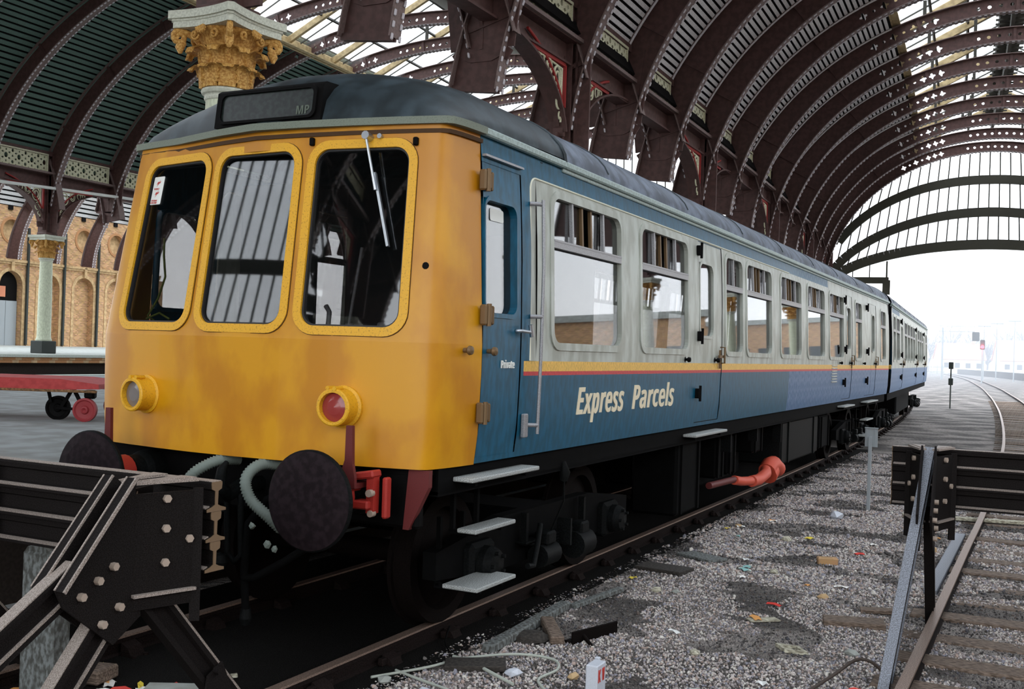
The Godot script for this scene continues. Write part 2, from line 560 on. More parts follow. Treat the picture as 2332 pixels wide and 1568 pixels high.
# window kinds: "slide" (sliding toplights), "narrow" (one bar), "plain"
func side_window(car: Node3D, s: float, z0: float, z1: float, y0: float, y1: float, kind: String, framed := true, fm := "pale") -> void:
	var f := side_map(s)
	var a := minf(z0, z1)
	var b := maxf(z0, z1)
	var fr := MB.new()
	var w := 0.055 if framed else 0.03
	fr.ring(rrect(a - w, y0 - w, b + w, y1 + w, 0.1 + w), rrect(a, y0, b, y1, 0.1), -0.03, 0.012 if framed else 0.004, f)
	var win := part("window", fr, M[fm], car, Transform3D(), "" if framed else "door window")
	var gl := MB.new()
	var ff := flat_map(f, a, y0, b, y1)
	if kind == "plain":
		plate(gl, rrect(a - 0.005, y0 - 0.005, b + 0.005, y1 + 0.005, 0.1), -0.03, -0.024, ff)
		part("pane", gl, M.glass, win)
		return
	var ty := y0 + (y1 - y0) * 0.675
	plate(gl, rrect(a - 0.005, y0 - 0.005, b + 0.005, ty, 0.09), -0.028, -0.022, ff)
	part("pane", gl, M.glass, win)
	var tr := MB.new()
	tr.bar(f.call(Vector2(a, ty), -0.01), f.call(Vector2(b, ty), -0.01), 0.035, 0.045)
	tr.bar(f.call(Vector2(a, ty + 0.03), 0.002), f.call(Vector2(b, ty + 0.03), 0.002), 0.02, 0.014)
	part("transom", tr, M.steel, win)
	var l := b - a
	var cuts := [0.5] if kind == "narrow" else [0.27, 0.73]
	var ba := MB.new()
	for c in cuts:
		ba.bar(f.call(Vector2(b - l * c, ty), -0.012), f.call(Vector2(b - l * c, y1), -0.012), 0.03, 0.026)
	part("glazing_bar", ba, M.steel, win)
	var spans := [[0.0, 0.5], [0.5, 1.0]] if kind == "narrow" else [[0.0, 0.27], [0.73, 1.0], [0.27, 0.44], [0.57, 0.73]]
	for i in spans.size():
		var gp := MB.new()
		var d := -0.03 if i < 2 else -0.042
		plate(gp, rrect(b - l * spans[i][1], ty, b - l * spans[i][0], y1 + 0.004, 0.03), d, d + 0.005, ff)
		part("toplight_pane", gp, M.glass, win)
	if kind == "slide":
		for c in [0.44, 0.57]:
			var sb := MB.new()
			sb.bar(f.call(Vector2(b - l * c, ty + 0.01), -0.03), f.call(Vector2(b - l * c, y1), -0.03), 0.03, 0.024)
			part("sliding_sash", sb, M.brassy, win, Transform3D(), "brown edge of the open sliding toplight")

const FRONT_U := [0.0, 0.35, 0.7, 1.0, 1.2, 1.31, 1.36, 1.42, 1.5, 1.66, 1.82]
const FRONT_XW := [0.0, 0.35, 0.7, 1.0, 1.2, 1.305, 1.345, 1.362, 1.378, 1.397, 1.41]
const FRONT_ZW := [0.66, 0.645, 0.605, 0.555, 0.515, 0.487, 0.455, 0.40, 0.32, 0.16, 0.0]
const FRONT_XE := [0.0, 0.345, 0.69, 0.98, 1.17, 1.27, 1.305, 1.32, 1.332, 1.341, 1.347]
const FRONT_ZE := [0.51, 0.497, 0.465, 0.425, 0.39, 0.367, 0.34, 0.29, 0.22, 0.11, 0.0]
func front(u: float, y: float) -> Vector3:
	var s := signf(u)
	u = minf(absf(u), 1.8199)
	var i := 0
	while u > FRONT_U[i + 1]:
		i += 1
	var k: float = (u - FRONT_U[i]) / (FRONT_U[i + 1] - FRONT_U[i])
	var t := clampf((y - 1.95) / 1.3, 0.0, 1.2)
	var x: float = lerpf(lerpf(FRONT_XW[i], FRONT_XW[i + 1], k), lerpf(FRONT_XE[i], FRONT_XE[i + 1], k), t)
	var ze := lerpf(FRONT_ZE[i], FRONT_ZE[i + 1], k)
	if s < 0:
		ze = maxf(ze - 0.12 * minf(1.0, u / 0.8), ze * 0.3)
	var z: float = lerpf(lerpf(FRONT_ZW[i], FRONT_ZW[i + 1], k), ze, t)
	if y < 1.95:
		x *= side_x(y) / 1.41
	return Vector3(s * x, y, z)

func front_map(p: Vector2, d: float) -> Vector3:
	return front(p.x, p.y) + Vector3(p.x * 0.12, 0.12, 1).normalized() * d

func roof_y(x: float, h := 0.51, w := 1.37) -> float:
	return 3.30 + h * sqrt(maxf(0.0, 1.0 - x * x / (w * w)))

func text(s: String, height: float, width: float, depth: float, bold := true) -> Array:
	var f := SystemFont.new()
	f.font_names = PackedStringArray(["Droid Sans"])
	f.font_weight = 700 if bold else 400
	var t := TextMesh.new()
	t.font = f
	t.font_size = 64
	t.pixel_size = 0.01
	t.depth = 0.02
	t.curve_step = 1.0
	t.text = s
	var b := t.get_aabb()
	return [t, width / maxf(b.size.x, 1e-4), height, b, depth / 0.02]

# letters on a car side (right side: reading away along -z). y is the baseline, cap is the height of a capital
func side_text(called: String, s: String, z0: float, z1: float, y: float, cap: float, mat_: Material, parent: Node3D, slant := 0.0, X := -1.0) -> void:
	var t := text(s, cap, absf(z1 - z0), 0.006)
	var capbox: AABB = text("E", 1, 1, 0.01)[3]
	var sy: float = cap / capbox.size.y
	var tilt := (side_x(y + cap) - side_x(y)) / cap
	var b := Basis(Vector3(0, 0, -1) * t[1], Vector3(tilt, 1, -slant) * sy, Vector3(1, 0, 0) * 0.4)
	var box: AABB = t[3]
	# put the left edge of the box on z0 and the baseline on y (the font's baseline is found from a capital's box)
	var o := Vector3(side_x(y) + 0.003, y, z0) - b * Vector3(box.position.x, capbox.position.y, 0)
	part(called, t[0], mat_, parent, Transform3D(b, o))

func hinge(car: Node3D, s: float, z: float, y: float, m: Material) -> void:
	var h := MB.new()
	var x := side_x(y)
	h.cbox(Vector3(s * (x + 0.02), y, z), Vector3(0.05, 0.1, 0.07), 0.008)
	h.cyl(Vector3(s * (x + 0.045), y - 0.08, z), Vector3(s * (x + 0.045), y + 0.08, z), 0.014, -1, 8)
	h.cbox(Vector3(s * (x + 0.012), y, z - 0.05), Vector3(0.02, 0.05, 0.07), 0.005)
	part("hinge", h, m, car)

# one car: zf..zr its ends, doors [z0, z1, window z0, z1, "cab"/"single"/"double"], wins [z0, z1, kind]
func car_sides(car: Node3D, zf: float, zr: float, zpale: float, wins: Array, doors: Array, fade: float, striped := true) -> void:
	for s in [1.0, -1.0]:
		var f := side_map(s)
		var holes := []
		for w in wins:
			holes.append([w[0] + 0.012, w[1] - 0.012, 1.99 - 0.012, 3.03 + 0.012])
		for d in doors:
			holes.append([d[0], d[1], 1.245, 3.105])
		# [name, y0, y1, z0, z1, material]
		var bands := [
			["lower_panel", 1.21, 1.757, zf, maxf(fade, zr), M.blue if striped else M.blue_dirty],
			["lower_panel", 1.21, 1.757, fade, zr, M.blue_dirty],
			["red_stripe", 1.757, 1.785, zpale + 0.09, zr, M.stripe_red if striped else M.blue_dirty],
			["yellow_stripe", 1.785, 1.856, zpale + 0.09, zr, M.stripe_yellow if striped else M.pale],
			["upper_panel", 1.856, 3.118, zpale - 0.1, zr, M.pale],
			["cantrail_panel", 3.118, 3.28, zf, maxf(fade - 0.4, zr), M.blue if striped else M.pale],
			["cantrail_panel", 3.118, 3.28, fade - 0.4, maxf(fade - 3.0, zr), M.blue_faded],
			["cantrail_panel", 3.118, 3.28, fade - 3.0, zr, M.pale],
		]
		if zpale < zf:
			bands.append(["cab_side_panel", 1.757, 3.118, zf, zpale + 0.09, M.blue])
			bands.append(["cab_side_panel", 1.856, 3.118, zpale + 0.09, zpale, M.blue])
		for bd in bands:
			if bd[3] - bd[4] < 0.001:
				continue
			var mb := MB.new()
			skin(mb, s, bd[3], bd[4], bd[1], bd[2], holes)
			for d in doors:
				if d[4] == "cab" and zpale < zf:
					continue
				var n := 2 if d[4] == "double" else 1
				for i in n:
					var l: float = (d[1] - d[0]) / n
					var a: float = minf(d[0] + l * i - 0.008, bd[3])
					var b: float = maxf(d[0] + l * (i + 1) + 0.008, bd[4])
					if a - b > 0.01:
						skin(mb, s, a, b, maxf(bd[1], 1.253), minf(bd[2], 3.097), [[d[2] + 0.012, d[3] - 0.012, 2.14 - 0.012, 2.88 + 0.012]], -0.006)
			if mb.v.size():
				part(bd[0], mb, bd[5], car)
		for w in wins:
			side_window(car, s, w[0], w[1], 1.99, 3.03, w[2])
		for d in doors:
			if d[4] == "cab" and zpale < zf:
				continue
			side_window(car, s, d[2], d[3], 2.14, 2.88, "plain", false)
			for y in [3.0, 2.13, 1.55]:
				hinge(car, s, d[0] + 0.03, y, M.black)
			var hd := MB.new()
			var zz: float = d[1] - 0.1
			hd.tube([Vector3(s * 1.41, 2.03, zz + 0.17), Vector3(s * 1.46, 2.03, zz + 0.17), Vector3(s * 1.46, 1.86, zz + 0.17), Vector3(s * 1.41, 1.86, zz + 0.17)], 0.011, 6)
			hd.bar(Vector3(s * 1.425, 2.0, zz + 0.23), Vector3(s * 1.425, 1.8, zz + 0.23), 0.02, 0.02)
			hd.bar(Vector3(s * 1.44, 1.93, zz + 0.32), Vector3(s * 1.44, 1.93, zz + 0.16), 0.02, 0.03)
			part("door_handle", hd, M.brassy, car)
			for zz2 in [d[0] + 0.45, d[1] + 0.28]:
				var st := MB.new()
				st.lathe([Vector2(0.0, 0.06), Vector2(0.022, 0.055), Vector2(0.026, 0.03), Vector2(0.014, 0.02), Vector2(0.012, 0.0), Vector2(0.03, 0.0)], 8, Transform3D(Basis(Vector3.BACK, -PI / 2 * s), Vector3(s * 1.41, 1.89, zz2)))
				part("door_stop", st, M.black, car)

func car_roof(car: Node3D, zf: float, zr: float, m: Material) -> void:
	var g := []
	for k in int((zf - zr) / 2.0) + 2:
		var z := lerpf(zf, zr, float(k) / (int((zf - zr) / 2.0) + 1))
		var row := []
		for i in 25:
			var t := PI * i / 24.0
			row.append(Vector3(1.37 * cos(t), 3.3 + 0.51 * sin(t), z))
		g.append(row)
	var mb := MB.new()
	mb.grid(g, Vector3.UP)
	var h := []
	for row in g:
		var r2 := []
		for p in row:
			r2.append(Vector3(p.x * 0.97, p.y - 0.03, p.z))
		h.append(r2)
	mb.grid(h, Vector3.DOWN)
	part("roof", mb, m, car)
	for k in 9:
		var rb := MB.new()
		var z := lerpf(zf - 0.9, zr + 0.3, k / 8.0)
		var p := []
		for i in range(1, 24):
			var t := PI * i / 24.0
			p.append(Vector3(1.372 * cos(t), 3.302 + 0.51 * sin(t), z))
		rb.tube(p, 0.007, 4)
		part("roof_seam", rb, M.roof_dark, car)
	for k in 6:
		var z := lerpf(zf - 2.6, zr + 1.5, k / 5.0)
		var vt := MB.new()
		vt.lathe([Vector2(0.0, 0.09), Vector2(0.12, 0.08), Vector2(0.16, 0.03), Vector2(0.1, 0.0), Vector2(0.1, -0.06)], 10, at(0.35, roof_y(0.35), z))
		part("roof_vent", vt, m, car)
	for s in [1.0, -1.0]:
		var gt := MB.new()
		gt.cbox(Vector3(s * 1.37, 3.292, (zf + zr) / 2), Vector3(0.05, 0.05, zf - zr), 0.01)
		gt.cbox(Vector3(s * 1.352, 3.255, (zf + zr) / 2), Vector3(0.03, 0.03, zf - zr), 0.006)
		part("gutter", gt, M.gutter, car)

func bogie(car: Node3D, z: float) -> void:
	var fr := MB.new()
	for s in [-1.0, 1.0]:
		fr.prism(PackedVector2Array([Vector2(-1.75, 0.42), Vector2(-1.75, 0.6), Vector2(-0.8, 0.72), Vector2(0.8, 0.72), Vector2(1.75, 0.6), Vector2(1.75, 0.42), Vector2(0.85, 0.34), Vector2(-0.85, 0.34)]), -0.05, 0.05, Transform3D(Basis(Vector3(0, 0, -1), Vector3.UP, Vector3(1, 0, 0)), Vector3(s * 1.02, 0, z)))
	fr.box(Vector3(0, 0.55, z), Vector3(2.0, 0.3, 0.5))
	part("bogie_frame", fr, M.under, car)
	for k in [-1.21, 1.21]:
		var ax := MB.new()
		ax.cyl(Vector3(-1.2, 0.457, z + k), Vector3(1.2, 0.457, z + k), 0.08)
		for s in [-1.0, 1.0]:
			var X := Transform3D(Basis(Vector3.BACK, -PI / 2 * s), Vector3(s * 0.69, 0.457, z + k))
			ax.lathe([Vector2(0.1, 0.1), Vector2(0.34, 0.06), Vector2(0.36, 0.13), Vector2(0.45, 0.13), Vector2(0.46, 0.0), Vector2(0.49, 0.0), Vector2(0.49, -0.03), Vector2(0.1, -0.03)], 28, X)
		part("wheelset", ax, M.rust, car)
		for s in [-1.0, 1.0]:
			var bx := MB.new()
			bx.lathe([Vector2(0.0, 0.16), Vector2(0.1, 0.15), Vector2(0.125, 0.1), Vector2(0.125, 0.0)], 14, Transform3D(Basis(Vector3.BACK, -PI / 2 * s), Vector3(s * 1.09, 0.457, z + k)))
			for j in 5:
				bx.cyl(Vector3(s * 1.24, 0.457 + 0.085 * sin(TAU * j / 5), z + k + 0.085 * cos(TAU * j / 5)), Vector3(s * 1.265, 0.457 + 0.085 * sin(TAU * j / 5), z + k + 0.085 * cos(TAU * j / 5)), 0.014, -1, 6)
			bx.cbox(Vector3(s * 1.08, 0.457, z + k), Vector3(0.12, 0.3, 0.34), 0.03)
			part("axlebox", bx, M.under_oil, car)
	for s in [-1.0, 1.0]:
		var sp := MB.new()
		for j in 5:
			sp.cbox(Vector3(s * 1.12, 0.5 - 0.022 * j, z), Vector3(0.09, 0.016, 1.2 - 0.2 * j), 0.004)
		for k in [-0.55, 0.55]:
			sp.bar(Vector3(s * 1.12, 0.72, z + k), Vector3(s * 1.12, 0.48, z + k), 0.04, 0.05)
		part("leaf_spring", sp, M.under_oil, car)
		for q in [[-0.36, 0.37, 0.2], [0.3, 0.38, 0.16]]:
			var cy := MB.new()
			cy.cyl(Vector3(s * 1.18, q[1], z + q[0] - 0.13), Vector3(s * 1.18, q[1], z + q[0] + 0.13), q[2] * 0.55, -1, 14)
			cy.cbox(Vector3(s * 1.18, q[1] + 0.13, z + q[0]), Vector3(0.12, 0.1, 0.16), 0.015)
			part("brake_cylinder", cy, M.under_oil, car)

func car_under(car: Node3D, zf: float, zr: float, kit := true) -> void:
	var so := MB.new()
	for s in [-1.0, 1.0]:
		so.box(Vector3(s * 1.3, 1.13, (zf + zr) / 2), Vector3(0.06, 0.17, zf - zr))
		so.box(Vector3(s * 1.26, 1.05, (zf + zr) / 2), Vector3(0.14, 0.03, zf - zr))
	so.box(Vector3(0, 1.19, (zf + zr) / 2), Vector3(2.6, 0.05, zf - zr))
	part("solebar", so, M.under, car)
	bogie(car, zf - 2.2)
	bogie(car, zr + 2.9)
	if not kit:
		var bx := MB.new()
		bx.cbox(Vector3(0, 0.7, (zf + zr) / 2), Vector3(2.2, 0.6, 6.0), 0.04)
		part("equipment_box", bx, M.under, car)
		return
	for q in [
			["equipment_box", Vector3(0.95, 0.66, -5.15), Vector3(0.5, 0.8, 0.85)], ["equipment_box", Vector3(0.9, 0.72, -6.7), Vector3(0.4, 0.5, 0.28)],
			["equipment_box", Vector3(0.9, 0.72, -7.25), Vector3(0.4, 0.5, 0.3)], ["fuel_tank", Vector3(0.8, 0.72, -10.75), Vector3(0.9, 0.62, 2.7)],
			["engine_block", Vector3(0.2, 0.62, -7.6), Vector3(1.2, 0.6, 2.4)], ["equipment_box", Vector3(0.95, 0.7, -13.0), Vector3(0.5, 0.55, 0.9)],
			["equipment_box", Vector3(-0.7, 0.65, -8.5), Vector3(0.9, 0.7, 5.0)], ["equipment_box", Vector3(0.95, 0.82, -8.6), Vector3(0.3, 0.35, 0.5)]]:
		var bx := MB.new()
		bx.cbox(q[1], q[2], 0.03)
		for k in [-1.0, 1.0]:
			bx.box(q[1] + Vector3(q[2].x / 2 + 0.01, 0, k * q[2].z * 0.35), Vector3(0.02, q[2].y * 0.96, 0.05))
		part(q[0], bx, M.under_oil if q[0] == "fuel_tank" else M.under, car)
	for q in [[-1.86, 0.62, 0.41], [-9.3, 1.05, 0.75], [-6.6, 1.05, 0.8], [-7.9, 1.05, 0.85]]:
		var hg := MB.new()
		hg.bar(Vector3(1.2, q[1], q[0]), Vector3(1.2, q[2], q[0]), 0.03, 0.12)
		part("hanger_strap", hg, M.under_oil, car)
	var ex := MB.new()
	ex.tube([Vector3(1.12, 0.43, -6.2), Vector3(1.15, 0.41, -7.2)], 0.04, 10)
	part("exhaust_pipe", ex, M.red_dark, car)
	ex = MB.new()
	ex.tube([Vector3(1.15, 0.40, -7.22), Vector3(1.17, 0.36, -7.5), Vector3(1.19, 0.33, -7.9)], 0.058, 12)
	part("exhaust_pipe", ex, M.pipe_red, car, Transform3D(), "orange red elbow of the exhaust pipe")
	ex = MB.new()
	ex.tube([Vector3(1.19, 0.32, -7.95), Vector3(1.2, 0.31, -8.3), Vector3(1.19, 0.35, -8.75), Vector3(1.15, 0.38, -8.9)], 0.075, 12)
	part("exhaust_pipe", ex, M.pipe_red, car, Transform3D(), "orange red silencer length of the exhaust pipe")
	ex = MB.new()
	ex.tube([Vector3(1.15, 0.36, -8.98), Vector3(1.16, 0.43, -9.1), Vector3(1.16, 0.43, -9.3), Vector3(1.15, 0.34, -9.62)], 0.12, 14)
	ex.tube([Vector3(1.15, 0.30, -9.02), Vector3(1.16, 0.36, -9.14)], 0.135, 14)
	part("exhaust_pipe", ex, M.pipe_red, car, Transform3D(), "orange red bellows at the end of the exhaust pipe")
	# foot steps: upper and lower boards below the doors
	for q in [[1.125, 0.17, -0.78, 1.31, 1.47], [0.778, -0.02, -0.58, 1.26, 1.40], [0.40, -0.08, -0.63, 1.13, 1.39], [1.125, -4.46, -5.63, 1.33, 1.47], [1.12, -13.4, -14.5, 1.33, 1.47], [1.12, -16.1, -17.6, 1.33, 1.47], [0.75, -16.4, -17.3, 1.28, 1.42], [0.42, -16.5, -17.2, 1.2, 1.42]]:
		var sb := MB.new()
		sb.cbox(Vector3((q[3] + q[4]) / 2, q[0], (q[1] + q[2]) / 2), Vector3(q[4] - q[3], 0.028, q[1] - q[2]), 0.006)
		var o := part("foot_step", sb, M.step, car)
		var br := MB.new()
		for z in [q[1] - 0.12, q[2] + 0.12]:
			br.bar(Vector3(q[4] - 0.04, q[0] - 0.03, z), Vector3(q[3] - 0.12, q[0] - 0.03, z), 0.03, 0.03)
			br.bar(Vector3(q[3] - 0.1, q[0] - 0.03, z), Vector3(q[3] - 0.1, 1.08 if q[0] > 1 else q[0] + 0.42, z), 0.03, 0.03)
		part("step_bracket", br, M.under, o)
	var lc := MB.new()
	lc.tube([Vector3(1.33, 1.1, -1.5), Vector3(1.35, 1.02, -1.49), Vector3(1.34, 0.96, -1.5)], 0.035, 8, true, [0.02, 0.045, 0.03])
	lc.tube([Vector3(1.34, 0.96, -1.5), Vector3(1.33, 0.8, -1.53), Vector3(1.2, 0.55, -1.6)], 0.008, 6)
	part("cable_gland", lc, M.under_oil, car)
	var vp := MB.new()
	vp.tube([Vector3(1.25, 0.37, -1.1), Vector3(1.25, 0.36, -1.2), Vector3(1.22, 0.48, -1.32), Vector3(1.18, 0.62, -1.45)], 0.022, 8)
	part("speedometer_cable", vp, M.under_oil, car)

func cab(car: Node3D) -> void:
	# the bowed yellow front, folded round to the cab doors
	var wins := [[-0.325, 0.325], [0.475, 1.125], [-1.125, -0.475]]
	var wy := [2.035, 3.13]
	var tops := [3.155, 3.13, 3.12]
	var eu := []
	for w in wins:
		eu.append_array([w[0] - 0.012, w[1] + 0.012])
	for u in FRONT_U:
		eu.append_array([u, -u])
	var us := breaks(-1.819, 1.819, 0.2, eu)
	var ys := breaks(1.205, 3.27, 0.2, [wy[0] - 0.012, wy[1] + 0.012, 1.95])
	var g := []
	for y in ys:
		var row := []
		for u in us:
			row.append(front(u, y))
		g.append(row)
	var mb := MB.new()
	mb.grid(g, Vector3.BACK, func(r, q):
		var u: float = (us[q] + us[q + 1]) / 2
		var y: float = (ys[r] + ys[r + 1]) / 2
		if y < wy[0] - 0.012 or y > wy[1] + 0.012:
			return false
		for w in wins:
			if u > w[0] - 0.012 and u < w[1] + 0.012:
				return true
		return false)
	part("cab_front", mb, M.yellow, car)
	var names := ["centre windscreen", "driver's windscreen with the wiper", "windscreen with the warning sticker"]
	for i in 3:
		var w = wins[i]
		var fr := MB.new()
		fr.ring(rrect(w[0] - 0.055, wy[0] - 0.055, w[1] + 0.055, wy[1] + 0.055, 0.15, 7), rrect(w[0], wy[0], w[1], wy[1], 0.095, 7), -0.03, 0.012, front_map)
		var o := part("windscreen", fr, M.yellow_trim, car, Transform3D(), names[i])
		var rb := MB.new()
		rb.ring(rrect(w[0] - 0.002, wy[0] - 0.002, w[1] + 0.002, wy[1] + 0.002, 0.095, 7), rrect(w[0] + 0.012, wy[0] + 0.012, w[1] - 0.012, wy[1] - 0.012, 0.085, 7), -0.03, -0.004, front_map)
		part("rubber_seal", rb, M.rubber, o)
		var gl := MB.new()
		plate(gl, rrect(w[0] - 0.01, wy[0] - 0.01, w[1] + 0.01, wy[1] + 0.01, 0.1, 7), -0.026, -0.02, flat_map(front_map, w[0], wy[0], w[1], wy[1]))
		var dl := MB.new()
		dl.ring(rrect(w[0] - 0.058, wy[0] - 0.058, w[1] + 0.058, wy[1] + 0.058, 0.152, 7), rrect(w[0] - 0.053, wy[0] - 0.053, w[1] + 0.053, wy[1] + 0.053, 0.148, 7), -0.002, 0.005, front_map)
		part("frame_joint", dl, M.eave_grime_shade, o)
		part("pane", gl, M.glass, o)
	# overhead-wires warning sticker: white with two red flashes and lines of red print
	var st := MB.new()
	plate(st, rrect(-1.105, 2.86, -0.985, 3.06, 0.008, 2), -0.0195, -0.0175, front_map)
	var so := part("warning_sticker", st, M.white, car, Transform3D(), "white overhead live wires warning sticker")
	var fl := MB.new()
	for y in [3.015, 2.94]:
		for q in [[Vector2(-1.03, y + 0.022), Vector2(-1.052, y - 0.004), Vector2(-1.043, y + 0.001)], [Vector2(-1.062, y - 0.028), Vector2(-1.045, y + 0.005), Vector2(-1.036, y + 0.0)],
				[Vector2(-1.055, y + 0.0), Vector2(-1.02, y + 0.012), Vector2(-1.03, y - 0.004)], [Vector2(-1.055, y + 0.01), Vector2(-1.068, y - 0.012), Vector2(-1.03, y + 0.002)]]:
			plate(fl, PackedVector2Array(q), -0.0175, -0.0165, front_map)
	part("red_flash", fl, M.red_letter, so)
	var k := 0
	for ln in [["DANGER", 2.972, 0.06], ["OVERHEAD", 2.888, 0.075], ["LIVE WIRES", 2.872, 0.085]]:
		var t := text(ln[0], 0.012, ln[2], 0.002)
		var b: AABB = t[3]
		var bs := Basis(Vector3(1, 0, 0) * t[1], Vector3(0, 1, -0.11) * 0.012 / b.size.y, Vector3(0, 0, 1) * 0.08)
		part("lettering", t[0], M.red_letter, so, Transform3D(bs, front_map(Vector2(-1.045, ln[1]), -0.015) - bs * b.get_center()))
	# eaves: pale rain gutter along the bowed front with a dark line of painted shade and grime below it
	var gp := []
	var gq := []
	for u in breaks(-1.819, 1.819, 0.12, eu):
		var p := front(u, 3.29)
		var o2 := Vector3(p.x, 0, maxf(p.z, 0.0) + 0.02).normalized()
		gp.append([p + o2 * 0.0 + Vector3(0, -0.022, 0), p + o2 * 0.055 + Vector3(0, -0.022, 0), p + o2 * 0.058 + Vector3(0, 0.022, 0), p + Vector3(0, 0.03, 0) - o2 * 0.02])
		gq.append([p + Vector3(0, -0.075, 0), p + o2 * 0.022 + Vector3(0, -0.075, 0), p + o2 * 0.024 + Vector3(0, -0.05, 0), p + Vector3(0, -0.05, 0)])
	var gm := MB.new()
	for i in gp.size() - 1:
		for j in 3:
			gm.face([gp[i][j], gp[i][j + 1], gp[i + 1][j + 1], gp[i + 1][j]], [Vector3.DOWN, gp[i][1] - gp[i][0], Vector3.UP][j])
	part("front_gutter", gm, M.front_gutter, car)
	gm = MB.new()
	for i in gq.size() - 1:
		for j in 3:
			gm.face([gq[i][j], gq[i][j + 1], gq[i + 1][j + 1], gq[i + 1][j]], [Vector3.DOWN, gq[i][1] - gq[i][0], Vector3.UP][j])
	part("front_bead", gm, M.eave_grime_shade, car)  # dark bead paints gutter shade along with real grime
	# domed cab roof
	var dg := []
	for r in 15:
		var s := r / 14.0
		var row := []
		for q in 33:
			var u := lerpf(-1.819, 1.819, q / 32.0)
			var e := front(u, 3.3)
			var x := e.x * lerpf(1.0, 1.37 / 1.347, smoothstep(0.0, 1.0, s))
			var zz := lerpf(e.z, -1.25, pow(s, 1.35))
			var rise := (e.z - zz) / 0.92
			var k2 := sqrt(1.0 - pow(1.0 - clampf(rise, 0.0, 1.0), 2.0))
			var side := sqrt(maxf(0.0, 1.0 - pow(minf(absf(e.x) / 1.347, 1.0), 2.2)))
			row.append(Vector3(x, 3.3 + 0.51 * side * lerpf(k2, 1.0, smoothstep(0.75, 1.0, s)), zz))
		dg.append(row)
	var dm := MB.new()
	dm.grid(dg, Vector3.UP)
	part("cab_roof", dm, M.roof_dark, car)
	var sm := MB.new()
	var sp := []
	for i in range(0, 25):
		var t := PI * i / 24.0
		sp.append(Vector3(1.376 * cos(t), 3.303 + 0.512 * sin(t), -1.26))
	sm.tube(sp, 0.016, 6)
	part("roof_seam", sm, M.roof_dark, car)
	# destination box let into the dome
	var ib := MB.new()
	ib.prism(PackedVector2Array([Vector2(0.49, 3.32), Vector2(0.46, 3.555), Vector2(0.43, 3.575), Vector2(-0.1, 3.60), Vector2(-0.1, 3.32)]), -0.43, 0.43, Transform3D(Basis(Vector3(0, 0, 1), Vector3.UP, Vector3(-1, 0, 0)), Vector3(0.045, 0, 0)))
	var dbox := part("destination_box", ib, M.black, car)
	var fm := func(p: Vector2, d: float) -> Vector3: return Vector3(p.x, p.y, 0.49 - (p.y - 3.32) * 0.125 + d)
	var fr2 := MB.new()
	fr2.ring(rrect(-0.355, 3.338, 0.44, 3.55, 0.05), rrect(-0.33, 3.356, 0.415, 3.532, 0.04), 0.0, 0.018, fm)
	part("box_frame", fr2, M.black, dbox)
	var bl := MB.new()
	plate(bl, rrect(-0.335, 3.35, 0.42, 3.535, 0.04), 0.0, 0.004, fm)
	var bm := mat("blind", C(26, 36, 32), 0.35, 0.0, M.roof_dark.albedo_texture, Vector3(3, 3, 3))
	part("blind_glass", bl, bm, dbox)
	var tt := text("MP", 0.05, 0.1, 0.003)
	var tb: AABB = tt[3]
	var tbs := Basis(Vector3(1, 0, 0) * tt[1], Vector3(0, 1, -0.125) * 0.055 / tb.size.y, Vector3(0, 0, 1) * 0.1)
	part("lettering", tt[0], mat("blind_letter", C(86, 94, 82), 0.6), dbox, Transform3D(tbs, Vector3(0.335, 3.395, 0.487) - tbs * tb.get_center()), "two faded letters on the destination blind")
	# lamps
	for s in [1.0, -1.0]:
		var o := front(s * 0.8, 1.555)
		var X := Transform3D(Basis(Vector3.RIGHT, PI / 2), o) * Transform3D(Basis(), Vector3.ZERO)
		X.basis = Basis(Vector3.UP, s * 0.1) * X.basis
		var lb := MB.new()
		lb.lathe([Vector2(0.128, -0.02), Vector2(0.128, 0.014), Vector2(0.112, 0.022), Vector2(0.106, 0.10), Vector2(0.112, 0.105), Vector2(0.112, 0.128), Vector2(0.104, 0.134), Vector2(0.088, 0.134), Vector2(0.086, 0.10)], 32, X)
		for dx in [-0.025, 0.025]:
			lb.cyl(o + Vector3(dx, 0.112, 0.06), o + Vector3(dx, 0.112, 0.135), 0.014, -1, 8)
		var lamp := part("marker_lamp", lb, M.yellow_trim, car, Transform3D(), "marker lamp with a red lens" if s > 0 else "marker lamp with a dull clear lens")
		var ln := MB.new()
		ln.lathe([Vector2(0.0, 0.118), Vector2(0.045, 0.113), Vector2(0.088, 0.098)], 24, X)
		part("lens", ln, M.lens_red if s > 0 else M.lens_clear, lamp)
		var li := MB.new()
		li.prism(PackedVector2Array([Vector2(-0.022, 1.46), Vector2(0.022, 1.46), Vector2(0.03, 1.24), Vector2(0.048, 1.16), Vector2(0.05, 1.1), Vector2(-0.05, 1.1), Vector2(-0.045, 1.2), Vector2(-0.025, 1.26)]), -0.012, 0.012, at(s * 0.965, 0, 0.75))
		li.bar(Vector3(s * 0.965, 1.11, 0.75), Vector3(s * 0.965, 1.11, 0.5), 0.08, 0.03)
		part("lamp_iron", li, M.red_dark, car)
	# wiper hanging from its motor above the driver's windscreen
	var wp := MB.new()
	wp.cyl(front_map(Vector2(0.845, 3.19), -0.02), front_map(Vector2(0.845, 3.19), 0.07), 0.026, -1, 10)
	wp.cyl(front_map(Vector2(0.92, 3.195), -0.02), front_map(Vector2(0.92, 3.195), 0.03), 0.016, -1, 8)
	wp.tube([front_map(Vector2(0.845, 3.19), 0.06), front_map(Vector2(0.90, 2.98), 0.05), front_map(Vector2(0.925, 2.86), 0.035)], 0.009, 6)
	wp.bar(front_map(Vector2(0.905, 2.97), 0.022), front_map(Vector2(1.03, 2.52), 0.022), 0.018, 0.012, Vector3.BACK)
